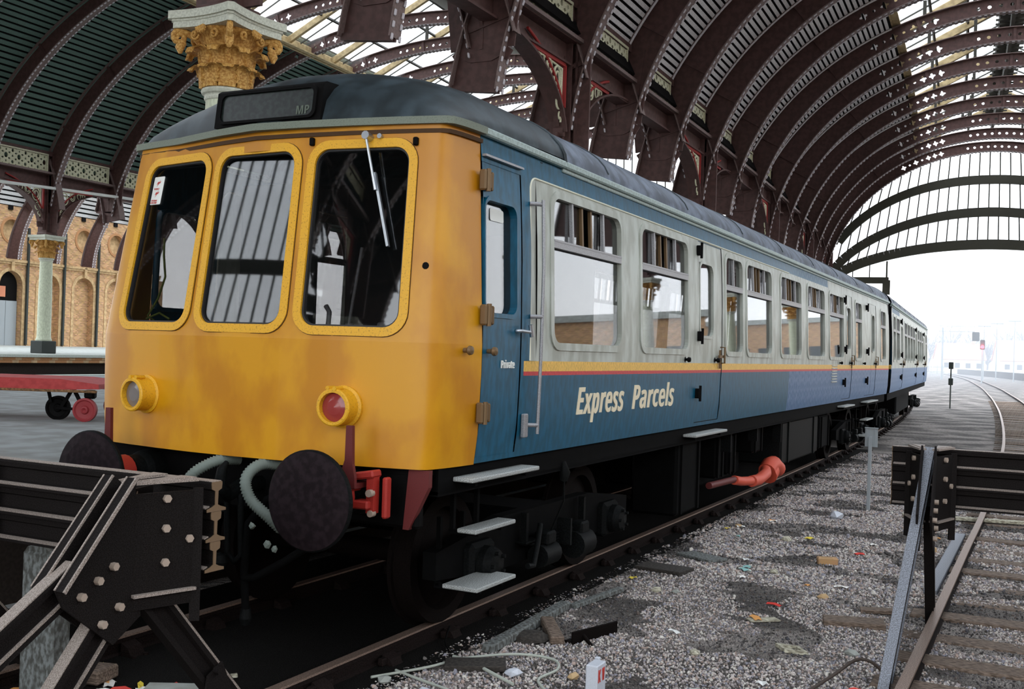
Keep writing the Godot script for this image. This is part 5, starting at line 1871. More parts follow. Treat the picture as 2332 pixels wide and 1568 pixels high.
func sleepers(pts: Array, count: int, step: float, first: float, half: float, who: String, m: Material, top: float, chair: bool) -> void:
	var bm := MB.new()
	bm.cbox(Vector3(0, -0.065, 0), Vector3(half * 2, 0.13, 0.25), 0.012)
	var mesh := bm.mesh()
	var cm := MB.new()
	cm.cbox(Vector3(0, -0.02, 0), Vector3(0.36, 0.04, 0.19), 0.01)
	for s in [-1.0, 1.0]:
		cm.prism(PackedVector2Array([Vector2(s * 0.04, 0.0), Vector2(s * 0.15, 0.0), Vector2(s * 0.10, 0.075), Vector2(s * 0.045, 0.10)]), -0.06, 0.06)
		cm.cyl(Vector3(s * 0.15, 0, 0.05), Vector3(s * 0.15, 0.03, 0.05), 0.018, -1, 6)
		cm.cyl(Vector3(s * 0.15, 0, -0.05), Vector3(s * 0.15, 0.03, -0.05), 0.018, -1, 6)
	cm.cbox(Vector3(0.062, 0.06, 0), Vector3(0.045, 0.05, 0.22), 0.008)
	var cmesh := cm.mesh()
	# walk along the line
	var acc := -first
	var n := 0
	for i in pts.size() - 1:
		var a: Vector3 = pts[i]
		var b: Vector3 = pts[i + 1]
		var l := a.distance_to(b)
		while acc <= l and n < count:
			if acc >= 0:
				var p := a.lerp(b, acc / l)
				var d := (b - a) / l
				var g := RandomNumberGenerator.new()
				g.seed = n * 7 + int(half * 100)
				var X := Transform3D(Basis(Vector3.UP, atan2(-d.x, -d.z) + g.randf_range(-0.02, 0.02)), p + Vector3(0, top + g.randf_range(-0.015, 0.01), 0))
				var o := thing("sleeper", ("%s timber sleeper %s, counted from the buffer stop" % [ordinal(n), who]) if n < 20 and not chair else ("timber sleeper %s, partly buried" % who), "sleeper", X, "sleepers " + who)
				part("timber", mesh, m, o)
				if chair:
					for s in [-1.0, 1.0]:
						part("rail_chair", cmesh, M.rail_side, o, at(s * 0.7525, 0, 0, 0 if s > 0 else 180))
				n += 1
			acc += step
		acc -= l

func tracks() -> void:
	rail("rail", "rusty running rail on the right of the railcar's track", train_line(0.7525), M.rail_top, M.rail_side)
	rail("rail", "rusty running rail on the platform side of the railcar's track", train_line(-0.7525), M.rail_top, M.rail_side)
	rail("rail", "left rail of the curving track on the right of the picture", right_line(0.0), M.rail_top, M.rail_side)
	rail("rail", "right rail of the curving track on the right of the picture", right_line(1.435), M.rail_top, M.rail_side)
	sleepers(train_line(0.0), 70, 0.76, 3.4, 1.25, "under the railcar's track", M.timber_dark, -0.145, true)
	sleepers(right_line(0.85), 90, 0.72, 3.0, 1.08, "of the right-hand track", M.timber, -0.108, false)

func stop_profile() -> PackedVector2Array:
	var o := PackedVector2Array()
	for q in [[0.034, 0.0], [0.036, -0.012], [0.033, -0.036], [0.010, -0.046], [0.009, -0.112], [0.03, -0.122], [0.066, -0.132], [0.066, -0.145]]:
		o.append(Vector2(q[0], q[1]))
	for i in range(7, -1, -1):
		o.append(Vector2(-o[i].x, o[i].y))
	return o

# buffer stop built of old rails. Its own frame: x across the track, the beam at z = 0, the train side towards -z
func buffer_stop(label: String, X: Transform3D, posts: Array, reach: Array, beam_y: float, left_one: bool) -> void:
	var s0 := thing("buffer_stop", label, "buffer stop", X)
	var pr := rail_profile()
	var sp := stop_profile()
	for i in 3:
		var y: float = beam_y - 0.147 * i
		var hd := MB.new()
		var Xr := Transform3D(Basis(Vector3(0, 0, -1), Vector3.UP, Vector3(1, 0, 0)), Vector3(0, y, -0.05))
		hd.prism(sp, reach[0], reach[1], Xr)
		var r := part("beam_rail", hd, M.stop_iron, s0)
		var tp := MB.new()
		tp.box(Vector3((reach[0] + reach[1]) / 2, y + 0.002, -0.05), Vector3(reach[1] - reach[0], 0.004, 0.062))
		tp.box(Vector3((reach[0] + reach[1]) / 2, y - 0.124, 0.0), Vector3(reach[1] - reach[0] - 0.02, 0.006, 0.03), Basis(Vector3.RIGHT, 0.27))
		part("rail_head", tp, M.stop_lit_edge, r)  # strips paint the lit tops of head and foot
		for e in [0, 1]:
			var ce := MB.new()
			ce.prism(sp, reach[e] - 0.004, reach[e] + 0.004, Xr)
			part("cut_end", ce, M.cut_edge, r)
	for px in posts:
		# bent gusset plates from the beam back to the strut on either side of it
		for s in [-1.0, 1.0]:
			var gp := MB.new()
			var x0: float = px + s * 0.045
			var x1: float = px + s * 0.14
			var yt := beam_y + 0.02
			var yb := beam_y - 0.62
			var seg := [[Vector3(x0, 0, 0.66), Vector3(x0, 0, 0.36)], [Vector3(x0, 0, 0.36), Vector3(x1, 0, 0.07)], [Vector3(x1, 0, 0.07), Vector3(x1 + s * 0.03, 0, 0.05)]]
			# side plate on the strut: five-sided
			gp.prism(PackedVector2Array([Vector2(0.36, yt), Vector2(0.40, yt + 0.03), Vector2(0.78, yt - 0.42), Vector2(0.74, yt - 0.50), Vector2(0.46, yt - 0.72), Vector2(0.30, yt - 0.62)]), x0 - 0.007, x0 + 0.007, Transform3D(Basis(Vector3(0, 0, 1), Vector3.UP, Vector3(1, 0, 0)), Vector3.ZERO))
			for k in range(1, 3):
				var a: Vector3 = seg[k][0]
				var b: Vector3 = seg[k][1]
				var d := (b - a).normalized()
				gp.box((a + b) / 2 + Vector3.UP * ((yt + yb) / 2 - (0.0 if k == 1 else 0.04)), Vector3(0.014, yt - yb - (0.1 if k == 1 else 0.0), a.distance_to(b) + 0.012), Basis(Vector3.UP.cross(d).normalized(), Vector3.UP, d))
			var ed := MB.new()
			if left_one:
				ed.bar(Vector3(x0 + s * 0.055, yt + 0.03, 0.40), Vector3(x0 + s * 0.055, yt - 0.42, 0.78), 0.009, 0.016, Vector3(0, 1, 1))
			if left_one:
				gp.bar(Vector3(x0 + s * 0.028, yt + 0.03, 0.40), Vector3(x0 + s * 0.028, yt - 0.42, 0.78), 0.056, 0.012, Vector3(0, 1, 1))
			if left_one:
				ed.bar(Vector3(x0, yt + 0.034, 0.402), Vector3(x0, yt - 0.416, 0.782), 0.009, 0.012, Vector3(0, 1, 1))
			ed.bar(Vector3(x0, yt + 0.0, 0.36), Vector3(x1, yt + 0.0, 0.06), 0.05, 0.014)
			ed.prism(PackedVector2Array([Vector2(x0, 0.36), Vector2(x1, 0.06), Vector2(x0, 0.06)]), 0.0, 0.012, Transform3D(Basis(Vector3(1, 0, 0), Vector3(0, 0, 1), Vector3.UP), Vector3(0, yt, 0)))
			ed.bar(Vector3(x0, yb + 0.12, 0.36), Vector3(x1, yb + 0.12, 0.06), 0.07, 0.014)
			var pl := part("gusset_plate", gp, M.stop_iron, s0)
			part("plate_flange", ed, M.stop_lit_edge, pl)  # pale edge lines paint the light along the plate rims
			for q in [[0.48, -0.36], [0.565, -0.41], [0.655, -0.465], [0.44, -0.55], [0.535, -0.61]]:
				var bt := MB.new()
				bt.cyl(Vector3(x0, yt + q[1], q[0]), Vector3(x0 + s * 0.035, yt + q[1], q[0]), 0.019, -1, 6)
				part("bolt", bt, M.bolt, pl)
			for q in [[0.25, -0.08], [0.25, -0.22], [0.25, -0.38], [0.6, -0.28]]:
				var c := Vector3(x0, 0, 0.36).lerp(Vector3(x1, 0, 0.02), q[0] + 0.2)
				var bt := MB.new()
				bt.cyl(c + Vector3(0, yt + q[1], 0), c + Vector3(s * 0.032, yt + q[1], 0.012), 0.02, -1, 6)
				part("bolt", bt, M.bolt, pl)
		# raking struts and the front leg, all lengths of rail
		var legs := [["strut", Vector3(px, beam_y - 0.02, 0.22), Vector3(px - 0.17, GY - 0.1, 1.62)], ["front_leg", Vector3(px, beam_y - 0.35, 0.25), Vector3(px, GY - 0.1, -0.62)]]
		if left_one:
			legs = [["strut", Vector3(px - 0.02, beam_y - 0.36, 0.62), Vector3(px - 0.02, GY - 0.06, 2.35)], ["strut", Vector3(px, beam_y - 0.45, 0.35), Vector3(px, GY - 0.1, 1.22)], ["front_leg", Vector3(px + 0.02, beam_y - 0.42, 0.32), Vector3(px + 0.02, GY - 0.1, -0.62)]]
		for lg in legs:
			var a: Vector3 = lg[1]
			var b: Vector3 = lg[2]
			var d := (b - a).normalized()
			var sx := Vector3(1, 0, 0)
			var up := sx.cross(d).normalized()
			if up.y < 0:
				up = -up
			var lm := MB.new()
			sx = d.cross(up).normalized() * -1.0 if d.cross(up).x < 0 else d.cross(up).normalized()
			lm.prism(pr, 0.0, a.distance_to(b), Transform3D(Basis(sx, up, d), a + up * 0.07))
			var lp := part(lg[0], lm, M.stop_iron if left_one else M.stop_iron, s0)
			if lg[0] == "strut":
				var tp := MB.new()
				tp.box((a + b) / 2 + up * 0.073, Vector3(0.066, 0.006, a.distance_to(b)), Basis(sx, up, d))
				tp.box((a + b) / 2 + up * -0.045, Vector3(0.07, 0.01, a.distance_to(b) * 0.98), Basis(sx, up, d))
				part("rail_head", tp, M.stop_lit_edge if left_one else M.strut, lp)  # left stop: lit upper faces laid on as pale strips
			else:
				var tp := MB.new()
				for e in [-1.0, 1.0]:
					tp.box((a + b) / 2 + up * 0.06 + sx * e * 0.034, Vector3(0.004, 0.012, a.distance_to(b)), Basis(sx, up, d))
				part("lit_edge", tp, M.stop_lit_edge, lp)  # painted light along the leg's upper edges, not wear
				if left_one:
					var ft := MB.new()
					var q := b.lerp(a, 0.42)
					ft.prism(PackedVector2Array([Vector2(-0.10, -0.09), Vector2(0.10, -0.09), Vector2(0.08, 0.03), Vector2(-0.02, 0.08)]), 0.04, 0.055, Transform3D(Basis(Vector3(0, 0, 1), Vector3.UP, Vector3(1, 0, 0)), q))
					ft.cyl(q + Vector3(0.05, 0.05, 0.03), q + Vector3(0.085, 0.05, 0.03), 0.02, -1, 6)
					part("foot_plate", ft, M.stop_iron, lp)

func stops() -> void:
	buffer_stop("rusty buffer stop of stacked rails in the left foreground, facing the yellow cab", at(0, 0, 1.86), [0.76, -0.76], [-1.9, 0.93], 1.235, true)
	buffer_stop("rusty buffer stop of stacked rails on the right, with a long pale strut", at(4.55, 0, -2.75, 2.0), [-0.74, 0.74], [-1.02, 1.4], 1.29, false)
	var m := MB.new()
	m.cbox(Vector3(0, 0.42, 0), Vector3(0.24, 0.84, 0.14), 0.012)
	m.prism(PackedVector2Array([Vector2(-0.11, 0.838), Vector2(0.08, 0.838), Vector2(0.02, 0.875), Vector2(-0.09, 0.865)]), -0.06, 0.06)
	solo("timber_post", m, M.timber_grey, "short weathered grey timber block upright under the left buffer stop beam", "timber post", at(-0.46, GY, 1.62, 6))

func platform_block(called: String, label: String, a0: float, a1: float, b0: float, b1: float, y: float, top: Material, edges: Array) -> void:
	var pl := thing(called, label, "platform", Transform3D(), "", "structure")
	var m := MB.new()
	var n := int((b1 - b0) / 4.0)
	for i in n:
		var u := lerpf(b0, b1, float(i) / n)
		var v := lerpf(b0, b1, float(i + 1) / n)
		m.face([P(a0, y, u), P(a1, y, u), P(a1, y, v), P(a0, y, v)], Vector3.UP)
		m.face([P(a0, y - 0.9, u), P(a1, y - 0.9, u), P(a1, y - 0.9, v), P(a0, y - 0.9, v)], Vector3.DOWN)
	for e in [b0, b1]:
		m.face([P(a0, y, e), P(a1, y, e), P(a1, GY - 0.1, e), P(a0, GY - 0.1, e)], Vector3(0, 0, 1) if e == b0 else Vector3(0, 0, -1))
	part("surface", m, top, pl)
	for ed in edges:
		var a: float = ed[0]
		var s: float = ed[1]
		# brick face, joints recessed by laying real courses on a mortar core
		var fm := MB.new()
		for i in n:
			var u := lerpf(b0, b1, float(i) / n)
			var v := lerpf(b0, b1, float(i + 1) / n)
			fm.face([P(a - s * 0.1, y - 0.08, u), P(a - s * 0.1, y - 0.08, v), P(a - s * 0.1, GY - 0.2, v), P(a - s * 0.1, GY - 0.2, u)], F(0, 0, u).basis * Vector3(s, 0, 0))
		part("brick_face", fm, M.brick_blue, pl)
		if ed.size() > 2:
			# coping slabs and the two top courses, where they can be told apart
			var cb := BoxMesh.new()
			cb.size = Vector3(0.5, 0.09, 0.88)
			var bk := BoxMesh.new()
			bk.size = Vector3(0.1, 0.085, 0.24)
			var b: float = ed[2]
			while b < ed[3]:
				var X := F(a - s * 0.2, y - 0.035, b)
				part("coping_slab", cb, M.coping, pl, X)
				b += 0.9
			b = ed[2]
			var k := 0
			while b < ed[3] and ed[4]:
				for c in 2:
					part("brick", bk, M.brick_red if (k + c) % 3 else M.mortar, pl, F(a - s * 0.045, y - 0.13 - 0.095 * c, b + 0.13 * c))
				b += 0.255
				k += 1

func platforms() -> void:
	platform_block("floor_platform", "grey asphalt island platform on the left of the railcar", -16.9, -1.58, -24.0, 60.0, 0.95, M.asphalt, [[-1.58, 1.0, 2.0, 3.0, false], [-16.9, -1.0, -2.0, 14.0, false]])
	platform_block("floor_far_platform", "far left platform with pale coping in front of the brick wall", -46.6, -24.9, -14.0, 60.0, 1.25, M.concrete, [[-24.9, 1.0, 6.0, 17.0, true]])
	# platform curving away beyond the shed on the right
	var pl := thing("floor_distant_platform", "distant grey-green platform curving away beyond the end of the shed", "platform", Transform3D(), "", "structure")
	var e := [Vector2(7.2, -95), Vector2(5.4, -130), Vector2(2.2, -165), Vector2(-1.9, -193), Vector2(-12, -245)]
	var m := MB.new()
	var w := MB.new()
	for i in e.size() - 1:
		var d: Vector2 = (e[i + 1] - e[i]).normalized()
		m.face([Vector3(e[i].x, 0.95, e[i].y), Vector3(e[i].x + 14, 0.95, e[i].y), Vector3(e[i + 1].x + 14, 0.95, e[i + 1].y), Vector3(e[i + 1].x, 0.95, e[i + 1].y)], Vector3.UP)
		w.face([Vector3(e[i].x, 0.95, e[i].y), Vector3(e[i + 1].x, 0.95, e[i + 1].y), Vector3(e[i + 1].x, -0.2, e[i + 1].y), Vector3(e[i].x, -0.2, e[i].y)], Vector3(-1, 0, 0.2))
	w.face([Vector3(7.2, 0.95, -95), Vector3(21.2, 0.95, -95), Vector3(21.2, -0.2, -95), Vector3(7.2, -0.2, -95)], Vector3.BACK)
	part("surface", m, M.concrete, pl)
	part("brick_face", w, M.brick_blue, pl)

func brick_wall() -> void:
	var a := -46.6
	var base := 1.25
	var w := thing("wall_left", "buff brick station wall with blind arches and roundels at the far left", "wall", Transform3D(), "", "structure")
	for j in range(6, 13):
		var b := B0 + PITCH * (j + 0.5) - 0.55
		var X := F(a, 0, b) * Transform3D(Basis(Vector3.UP, PI / 2), Vector3.ZERO)    # local x runs along the wall, z out of it
		var h := PITCH * (1.0 + a / RC) / 2
		var nw := 0.78
		var door := j == 8
		# lower storey with its arched recess, upper storey with its roundel
		var lo := MB.new()
		var poly := PackedVector2Array([Vector2(-h, base), Vector2(-nw, base)])
		for i in 13:
			var t := PI - PI * i / 12.0
			poly.append(Vector2(nw * cos(t), 4.62 + nw * sin(t)))
		poly.append_array([Vector2(nw, base), Vector2(h, base), Vector2(h, 6.0), Vector2(-h, 6.0)])
		lo.prism(poly, 0.0, 0.5, X)
		part("wall_face", lo, M.brick, w)
		lo = MB.new()
		for i in 12:
			var t0 := PI - PI * i / 12.0
			var t1 := PI - PI * (i + 1) / 12.0
			lo.prism(PackedVector2Array([Vector2(nw * cos(t0), 4.62 + nw * sin(t0)), Vector2((nw + 0.2) * cos(t0), 4.62 + (nw + 0.2) * sin(t0)), Vector2((nw + 0.2) * cos(t1), 4.62 + (nw + 0.2) * sin(t1)), Vector2(nw * cos(t1), 4.62 + nw * sin(t1))]), 0.46, 0.53, X)
		for s in [-1.0, 1.0]:
			lo.box(X * Vector3(s * (nw + 0.1), (base + 4.6) / 2, 0.5), Vector3(0.2, 4.6 - base, 0.07), X.basis)
		part("arch_ring", lo, M.stone_trim, w)
		lo = MB.new()
		lo.box(X * Vector3(0, (base + 5.6) / 2, 0.05), Vector3(nw * 2.1, 5.6 - base, 0.1), X.basis)
		part("recess_back", lo, M.brick if not door else M.roof_back, w)
		if door:
			lo = MB.new()
			lo.box(X * Vector3(0, base + 1.25, 0.14), Vector3(nw * 1.9, 2.5, 0.06), X.basis)
			lo.box(X * Vector3(0, base + 1.25, 0.18), Vector3(0.05, 2.5, 0.03), X.basis)
			part("pale_door", lo, M.post_grey, w)
			lo = MB.new()
			lo.box(X * Vector3(-0.3, base + 3.0, 0.14), Vector3(0.5, 0.6, 0.04), X.basis)
			part("orange_pane", lo, M.tile_orange, w)  # pane in the plain orange of the roof tiles
		var up := MB.new()
		var rr := 0.62
		for s in [-1.0, 1.0]:
			var o := PackedVector2Array([Vector2(0, 6.0), Vector2(s * h, 6.0), Vector2(s * h, 9.3), Vector2(0, 9.3)])
			for i in 13:
				var t := PI / 2 - PI * i / 12.0
				o.append(Vector2(s * rr * cos(t), 7.66 + rr * sin(t)))
			up.prism(o, 0.0, 0.42, X)
		part("wall_face", up, M.brick, w)
		up = MB.new()
		for i in 20:
			var t0 := TAU * i / 20.0
			var t1 := TAU * (i + 1) / 20.0
			up.prism(PackedVector2Array([Vector2(rr * cos(t0), 7.66 + rr * sin(t0)), Vector2((rr + 0.14) * cos(t0), 7.66 + (rr + 0.14) * sin(t0)), Vector2((rr + 0.14) * cos(t1), 7.66 + (rr + 0.14) * sin(t1)), Vector2(rr * cos(t1), 7.66 + rr * sin(t1))]), 0.38, 0.46, X)
		part("roundel_ring", up, M.brick_red, w)
		up = MB.new()
		up.box(X * Vector3(0, 7.66, 0.08), Vector3(1.4, 1.4, 0.1), X.basis)
		part("roundel_back", up, M.stone_trim, w)
		up = MB.new()
		up.box(X * Vector3(0, 5.98, 0.52), Vector3(h * 2, 0.14, 0.24), X.basis)
		up.box(X * Vector3(0, 5.84, 0.5), Vector3(h * 2, 0.12, 0.14), X.basis)
		up.box(X * Vector3(0, 5.72, 0.56), Vector3(0.2, 0.6, 0.16), X.basis)
		up.box(X * Vector3(0, 9.36, 0.42), Vector3(h * 2, 0.2, 0.3), X.basis)
		part("string_course", up, M.stone_trim, w)
		up = MB.new()
		up.box(X * Vector3(h, (base + 5.7) / 2, 0.52), Vector3(0.5, 5.7 - base, 0.16), X.basis)
		part("pilaster", up, M.brick, w)
		up = MB.new()
		up.box(X * Vector3(h - 0.32, 4.6, 0.62), Vector3(0.12, 6.6, 0.12), X.basis)
		part("downpipe", up, M.plinth, w)
		up = MB.new()
		up.box(X * Vector3(-0.15, 9.0, 0.44), Vector3(0.3, 0.4, 0.1), X.basis)
		part("vent_hole", up, M.roof_back, w)

# ---------------------------------------------------------------- loose things
func plank(label: String, a: Vector3, b: Vector3, w: float, h: float, m: Material, called := "plank", cat := "plank") -> void:
	var mb := MB.new()
	var d := (b - a)
	var l := d.length()
	d /= l
	var s := Vector3.UP.cross(d).normalized()
	mb.cbox(Vector3(0, h / 2, 0), Vector3(w, h, l), minf(w, h) * 0.15)
	solo(called, mb, m, label, cat, Transform3D(Basis(s, d.cross(s), d), (a + b) / 2))

func clutter() -> void:
	plank("long grey plank lying on the stones beside the near rail", Vector3(1.23, GY + 0.0, -0.55), Vector3(1.215, GY + 0.03, -1.9), 0.09, 0.06, M.timber_grey)
	plank("thin blue-grey batten lying further along beside the near rail", Vector3(1.22, GY, -2.0), Vector3(1.36, GY + 0.02, -2.75), 0.06, 0.04, M.timber_grey)
	plank("short broken plank tilted against the long grey one", Vector3(1.29, GY + 0.03, -1.38), Vector3(1.55, GY, -1.0), 0.10, 0.06, M.timber)
	plank("dark board half buried in the stones by the step", Vector3(1.12, GY, -3.95), Vector3(1.6, GY + 0.01, -3.86), 0.3, 0.035, M.timber_dark)
	plank("flat pale board lying on the dark soil", Vector3(1.28, GY, -4.85), Vector3(1.7, GY + 0.01, -4.6), 0.25, 0.025, M.timber_grey)
	plank("charred board under the pale cable", Vector3(1.15, GY, -0.12), Vector3(1.5, GY + 0.01, -0.3), 0.2, 0.04, M.timber_dark)
	plank("white strip of card on the open ballast", Vector3(2.54, GY + 0.005, -2.44), Vector3(2.73, GY + 0.005, -2.6), 0.1, 0.012, M.timber_pale, "card_strip", "card")
	plank("pale timber strip across the right-hand track beyond the buffer stop", Vector3(2.94, GY + 0.03, -9.05), Vector3(4.45, GY + 0.03, -9.38), 0.12, 0.04, M.timber_pale)
	plank("pinkish plank scrap left of the right-hand strut", Vector3(3.25, GY, -3.3), Vector3(3.5, GY + 0.01, -3.35), 0.12, 0.03, M.timber)
	plank("grey sleeper end sticking out of the ballast left of the strut", Vector3(3.05, GY - 0.01, -2.75), Vector3(3.5, GY, -2.85), 0.22, 0.05, M.timber)
	plank("splinter of pale wood under the railcar's left buffer", Vector3(0.05, GY, 0.95), Vector3(0.22, GY + 0.02, 0.78), 0.035, 0.02, M.timber_pale)
	plank("worn timber baulk lying behind the left buffer stop", Vector3(-0.9, GY, 1.35), Vector3(-0.35, GY + 0.02, 1.25), 0.2, 0.08, M.timber)
	plank("broken paving slab among the litter by the front leg", Vector3(0.0, GY, 1.35), Vector3(0.42, GY, 1.12), 0.34, 0.05, M.concrete, "paving_slab", "slab")
	plank("paving slab at the bottom edge behind the front leg", Vector3(0.55, GY, 1.5), Vector3(1.0, GY, 1.1), 0.4, 0.05, M.concrete, "paving_slab", "slab")
	plank("short bluish steel bar lying along the right-hand rail behind the strut", Vector3(3.72, GY + 0.0, -7.9), Vector3(3.70, GY + 0.0, -4.3), 0.12, 0.05, M.strut, "steel_bar", "steel bar")
	# rusty angle iron with a pin through it
	var m := MB.new()
	m.cbox(Vector3(0, 0.045, 0), Vector3(0.018, 0.09, 0.5), 0.004)
	m.cbox(Vector3(-0.035, 0.01, 0), Vector3(0.08, 0.018, 0.5), 0.004)
	m.cyl(Vector3(0.0, 0.05, 0.13), Vector3(0.13, 0.0, 0.18), 0.014, -1, 8)
	solo("angle_iron", m, M.rust, "rusty angle iron with a pin lying on the ballast", "scrap iron", at(1.71, GY, -1.3, -18))
	m = MB.new()
	m.blob(Vector3(0.17, 0.05, 0.14), 31, 0.2)
	solo("slag_lump", m, M.timber_dark, "dark flat lump of slag beside the long plank", "slag", at(1.31, GY + 0.02, -1.02))
	# cardboard ring: a flattened diamond-shaped box
	m = MB.new()
	m.ring(PackedVector2Array([Vector2(-0.14, 0), Vector2(0, -0.08), Vector2(0.14, 0), Vector2(0, 0.08)]), PackedVector2Array([Vector2(-0.09, 0), Vector2(0, -0.05), Vector2(0.09, 0), Vector2(0, 0.05)]), 0.0, 0.025, func(p: Vector2, d: float) -> Vector3: return Vector3(p.x, d, p.y))
	solo("cardboard_frame", m, M.timber_pale, "flattened diamond-shaped pale cardboard frame on the ballast", "cardboard", at(3.01, GY + 0.005, -1.77, -25))
	for q in [["brick", "tan half brick lying alone on the ballast", Vector3(2.65, GY + 0.035, -5.2), Vector3(0.2, 0.075, 0.1), M.brick, 20.0], ["brick", "pale brick end near the foot of the right-hand track", Vector3(3.5, GY + 0.03, -6.6), Vector3(0.1, 0.06, 0.1), M.stone_trim, 40.0]]:
		m = MB.new()
		m.cbox(Vector3.ZERO, q[3], 0.01)
		solo(q[0], m, q[4], q[1], "brick", at(q[2].x, q[2].y, q[2].z, q[5]))
	# bigger stones
	var spots := [[1.6, -3.0, 0.05], [1.75, -3.05, 0.04], [2.2, -8.4, 0.12], [1.3, -6.9, 0.05], [3.2, -0.6, 0.07], [2.75, -0.35, 0.09], [2.6, -0.15, 0.11], [1.95, -0.35, 0.05], [2.45, -1.3, 0.05], [3.4, -1.9, 0.05], [1.6, -0.2, 0.06], [2.9, -3.6, 0.05], [2.3, -4.4, 0.05], [1.0, 0.35, 0.06], [1.35, 0.45, 0.07], [3.4, -5.2, 0.05], [2.0, -6.3, 0.06], [-0.1, 1.5, 0.05], [-0.7, 1.1, 0.05]]
	var nm := ["cream", "grey", "pale", "brownish"]
	var mt := [M.timber_pale, M.concrete, M.marker_white, M.stone_trim]
	for i in spots.size():
		m = MB.new()
		var r: float = spots[i][2]
		m.blob(Vector3(r, r * 0.6, r * 0.85), 100 + i, 0.22)
		solo("stone", m, mt[i % 4], "%s loose stone about %d cm across lying on the ballast, %s from the buffers" % [nm[i % 4], int(r * 200), ordinal(i)], "stone", at(spots[i][0], GY + r * 0.35, spots[i][1], i * 37.0), "bigger stones on the ballast")
	# litter: bits of paper and plastic
	var cols := [C(225, 222, 215), C(214, 190, 60), C(206, 60, 50), C(150, 196, 190), C(224, 160, 90), C(235, 235, 230)]
	var cn := ["white", "yellow", "red", "pale green", "orange", "cream"]
	var lm := []
	for i in 6:
		lm.append(mat("litter_%d" % i, cols[i], 0.8))
	var g := RandomNumberGenerator.new()
	g.seed = 77
	for i in 60:
		m = MB.new()
		var w := g.randf_range(0.015, 0.05)
		var l := g.randf_range(0.02, 0.07)
		m.sheet([[Vector3(-w, 0, -l), Vector3(0, 0.012, -l), Vector3(w, 0, -l * 0.7)], [Vector3(-w, 0.01, 0), Vector3(0, 0.0, 0), Vector3(w, 0.015, 0)], [Vector3(-w * 0.8, 0, l), Vector3(0, 0.01, l), Vector3(w, 0.002, l)]], Vector3.UP, 0.002, false)
		var p := Vector3(g.randf_range(-1.2, 0.9), GY + 0.012, g.randf_range(0.9, 2.0))
		if i > 34:
			p = Vector3(g.randf_range(1.2, 3.6), GY + 0.02, g.randf_range(-8.0, 0.3))
		solo("litter", m, lm[i % 6], "%s scrap of litter on the ground %s, one of many" % [cn[i % 6], "behind the left buffer stop" if i <= 34 else "beside the railcar"], "litter", at(p.x, p.y, p.z, g.randf() * 360), "%s litter scraps %s" % [cn[i % 6], "behind the left buffer stop" if i <= 34 else "beside the railcar"])
	# cables
	for q in [["cable", "pale electric cable looping over the stones below the cab step", [Vector3(0.9, GY + 0.02, 0.35), Vector3(1.08, GY + 0.02, 0.0), Vector3(1.2, GY + 0.025, -0.3), Vector3(1.45, GY + 0.03, -0.55), Vector3(1.7, GY + 0.03, -0.58), Vector3(1.82, GY + 0.03, -0.4), Vector3(1.8, GY + 0.025, -0.15), Vector3(1.95, GY + 0.02, 0.05), Vector3(2.0, GY + 0.02, 0.3)], 0.009, M.cable],
			["cable", "second pale cable running from the rail to the KW marker", [Vector3(1.12, GY + 0.03, -0.28), Vector3(1.3, GY + 0.03, -0.22), Vector3(1.5, GY + 0.03, -0.1), Vector3(1.7, GY + 0.02, 0.0)], 0.011, M.cable],
			["cable", "thin pale cable trailing off at the bottom edge left of the KW marker", [Vector3(0.95, GY + 0.02, 0.15), Vector3(1.15, GY + 0.02, 0.22), Vector3(1.4, GY + 0.02, 0.3), Vector3(1.7, GY + 0.02, 0.42)], 0.009, M.cable],
			["wire", "thin dark wire arching over the ground at the foot of the right-hand strut", [Vector3(3.28, GY + 0.01, -0.8), Vector3(3.4, GY + 0.06, -1.15), Vector3(3.52, GY + 0.12, -1.4), Vector3(3.66, GY + 0.09, -1.35), Vector3(3.78, GY, -1.1)], 0.011, M.wire],
			["wire", "black wire hanging from the rail beside the last chair", [Vector3(0.82, -0.05, -0.75), Vector3(0.9, GY + 0.03, -0.55), Vector3(1.02, GY + 0.02, -0.4)], 0.006, M.under]]:
		var cu := Curve3D.new()
		cu.bake_interval = 0.01
		var pts: Array = q[2]
		for i in pts.size():
			var tg: Vector3 = (pts[mini(i + 1, pts.size() - 1)] - pts[maxi(i - 1, 0)]) / 6.0
			cu.add_point(pts[i], -tg, tg)
		var o := []
		var n := int(cu.get_baked_length() / 0.04)
		for i in n + 1:
			o.append(cu.sample_baked(cu.get_baked_length() * i / n))
		m = MB.new()
		m.tube(o, q[3], 7)
		solo(q[0], m, q[4], q[1], q[0])
	# white marker block lettered K W
	var kw := thing("track_marker", "small white marker block with red letters K W at the bottom edge", "marker", at(2.215, GY, -0.06))
	m = MB.new()
	m.cbox(Vector3(0, 0.1, 0), Vector3(0.075, 0.24, 0.14), 0.006)
	part("block", m, M.marker_white, kw)
	m = MB.new()
	m.cbox(Vector3(-0.03, 0.1, -0.1), Vector3(0.03, 0.25, 0.03), 0.004)
	part("stake", m, M.marker_white, kw)
	for q in [["K", 0.035], ["W", -0.025]]:
		var t := text(q[0], 0.05, 0.035, 0.003)
		var b: AABB = t[3]
		var bs := Basis(Vector3(0, 0, -1) * 0.036 / b.size.x, Vector3(0, 1, 0) * 0.075 / b.size.y, Vector3(1, 0, 0) * 0.15)
		part("letter", t[0], M.red_letter, kw, Transform3D(bs, Vector3(0.039, 0.155, q[1]) - bs * b.get_center()))
	# sign plate on a post
	var sp := thing("sign_post", "grey post carrying a blank metal plate seen from behind, left of the right-hand buffer stop", "sign", at(2.44, GY, -9.5))
	m = MB.new()
	m.cbox(Vector3(0, 0.5, 0), Vector3(0.045, 1.05, 0.045), 0.004)
	part("post", m, M.post_grey, sp)
	m = MB.new()
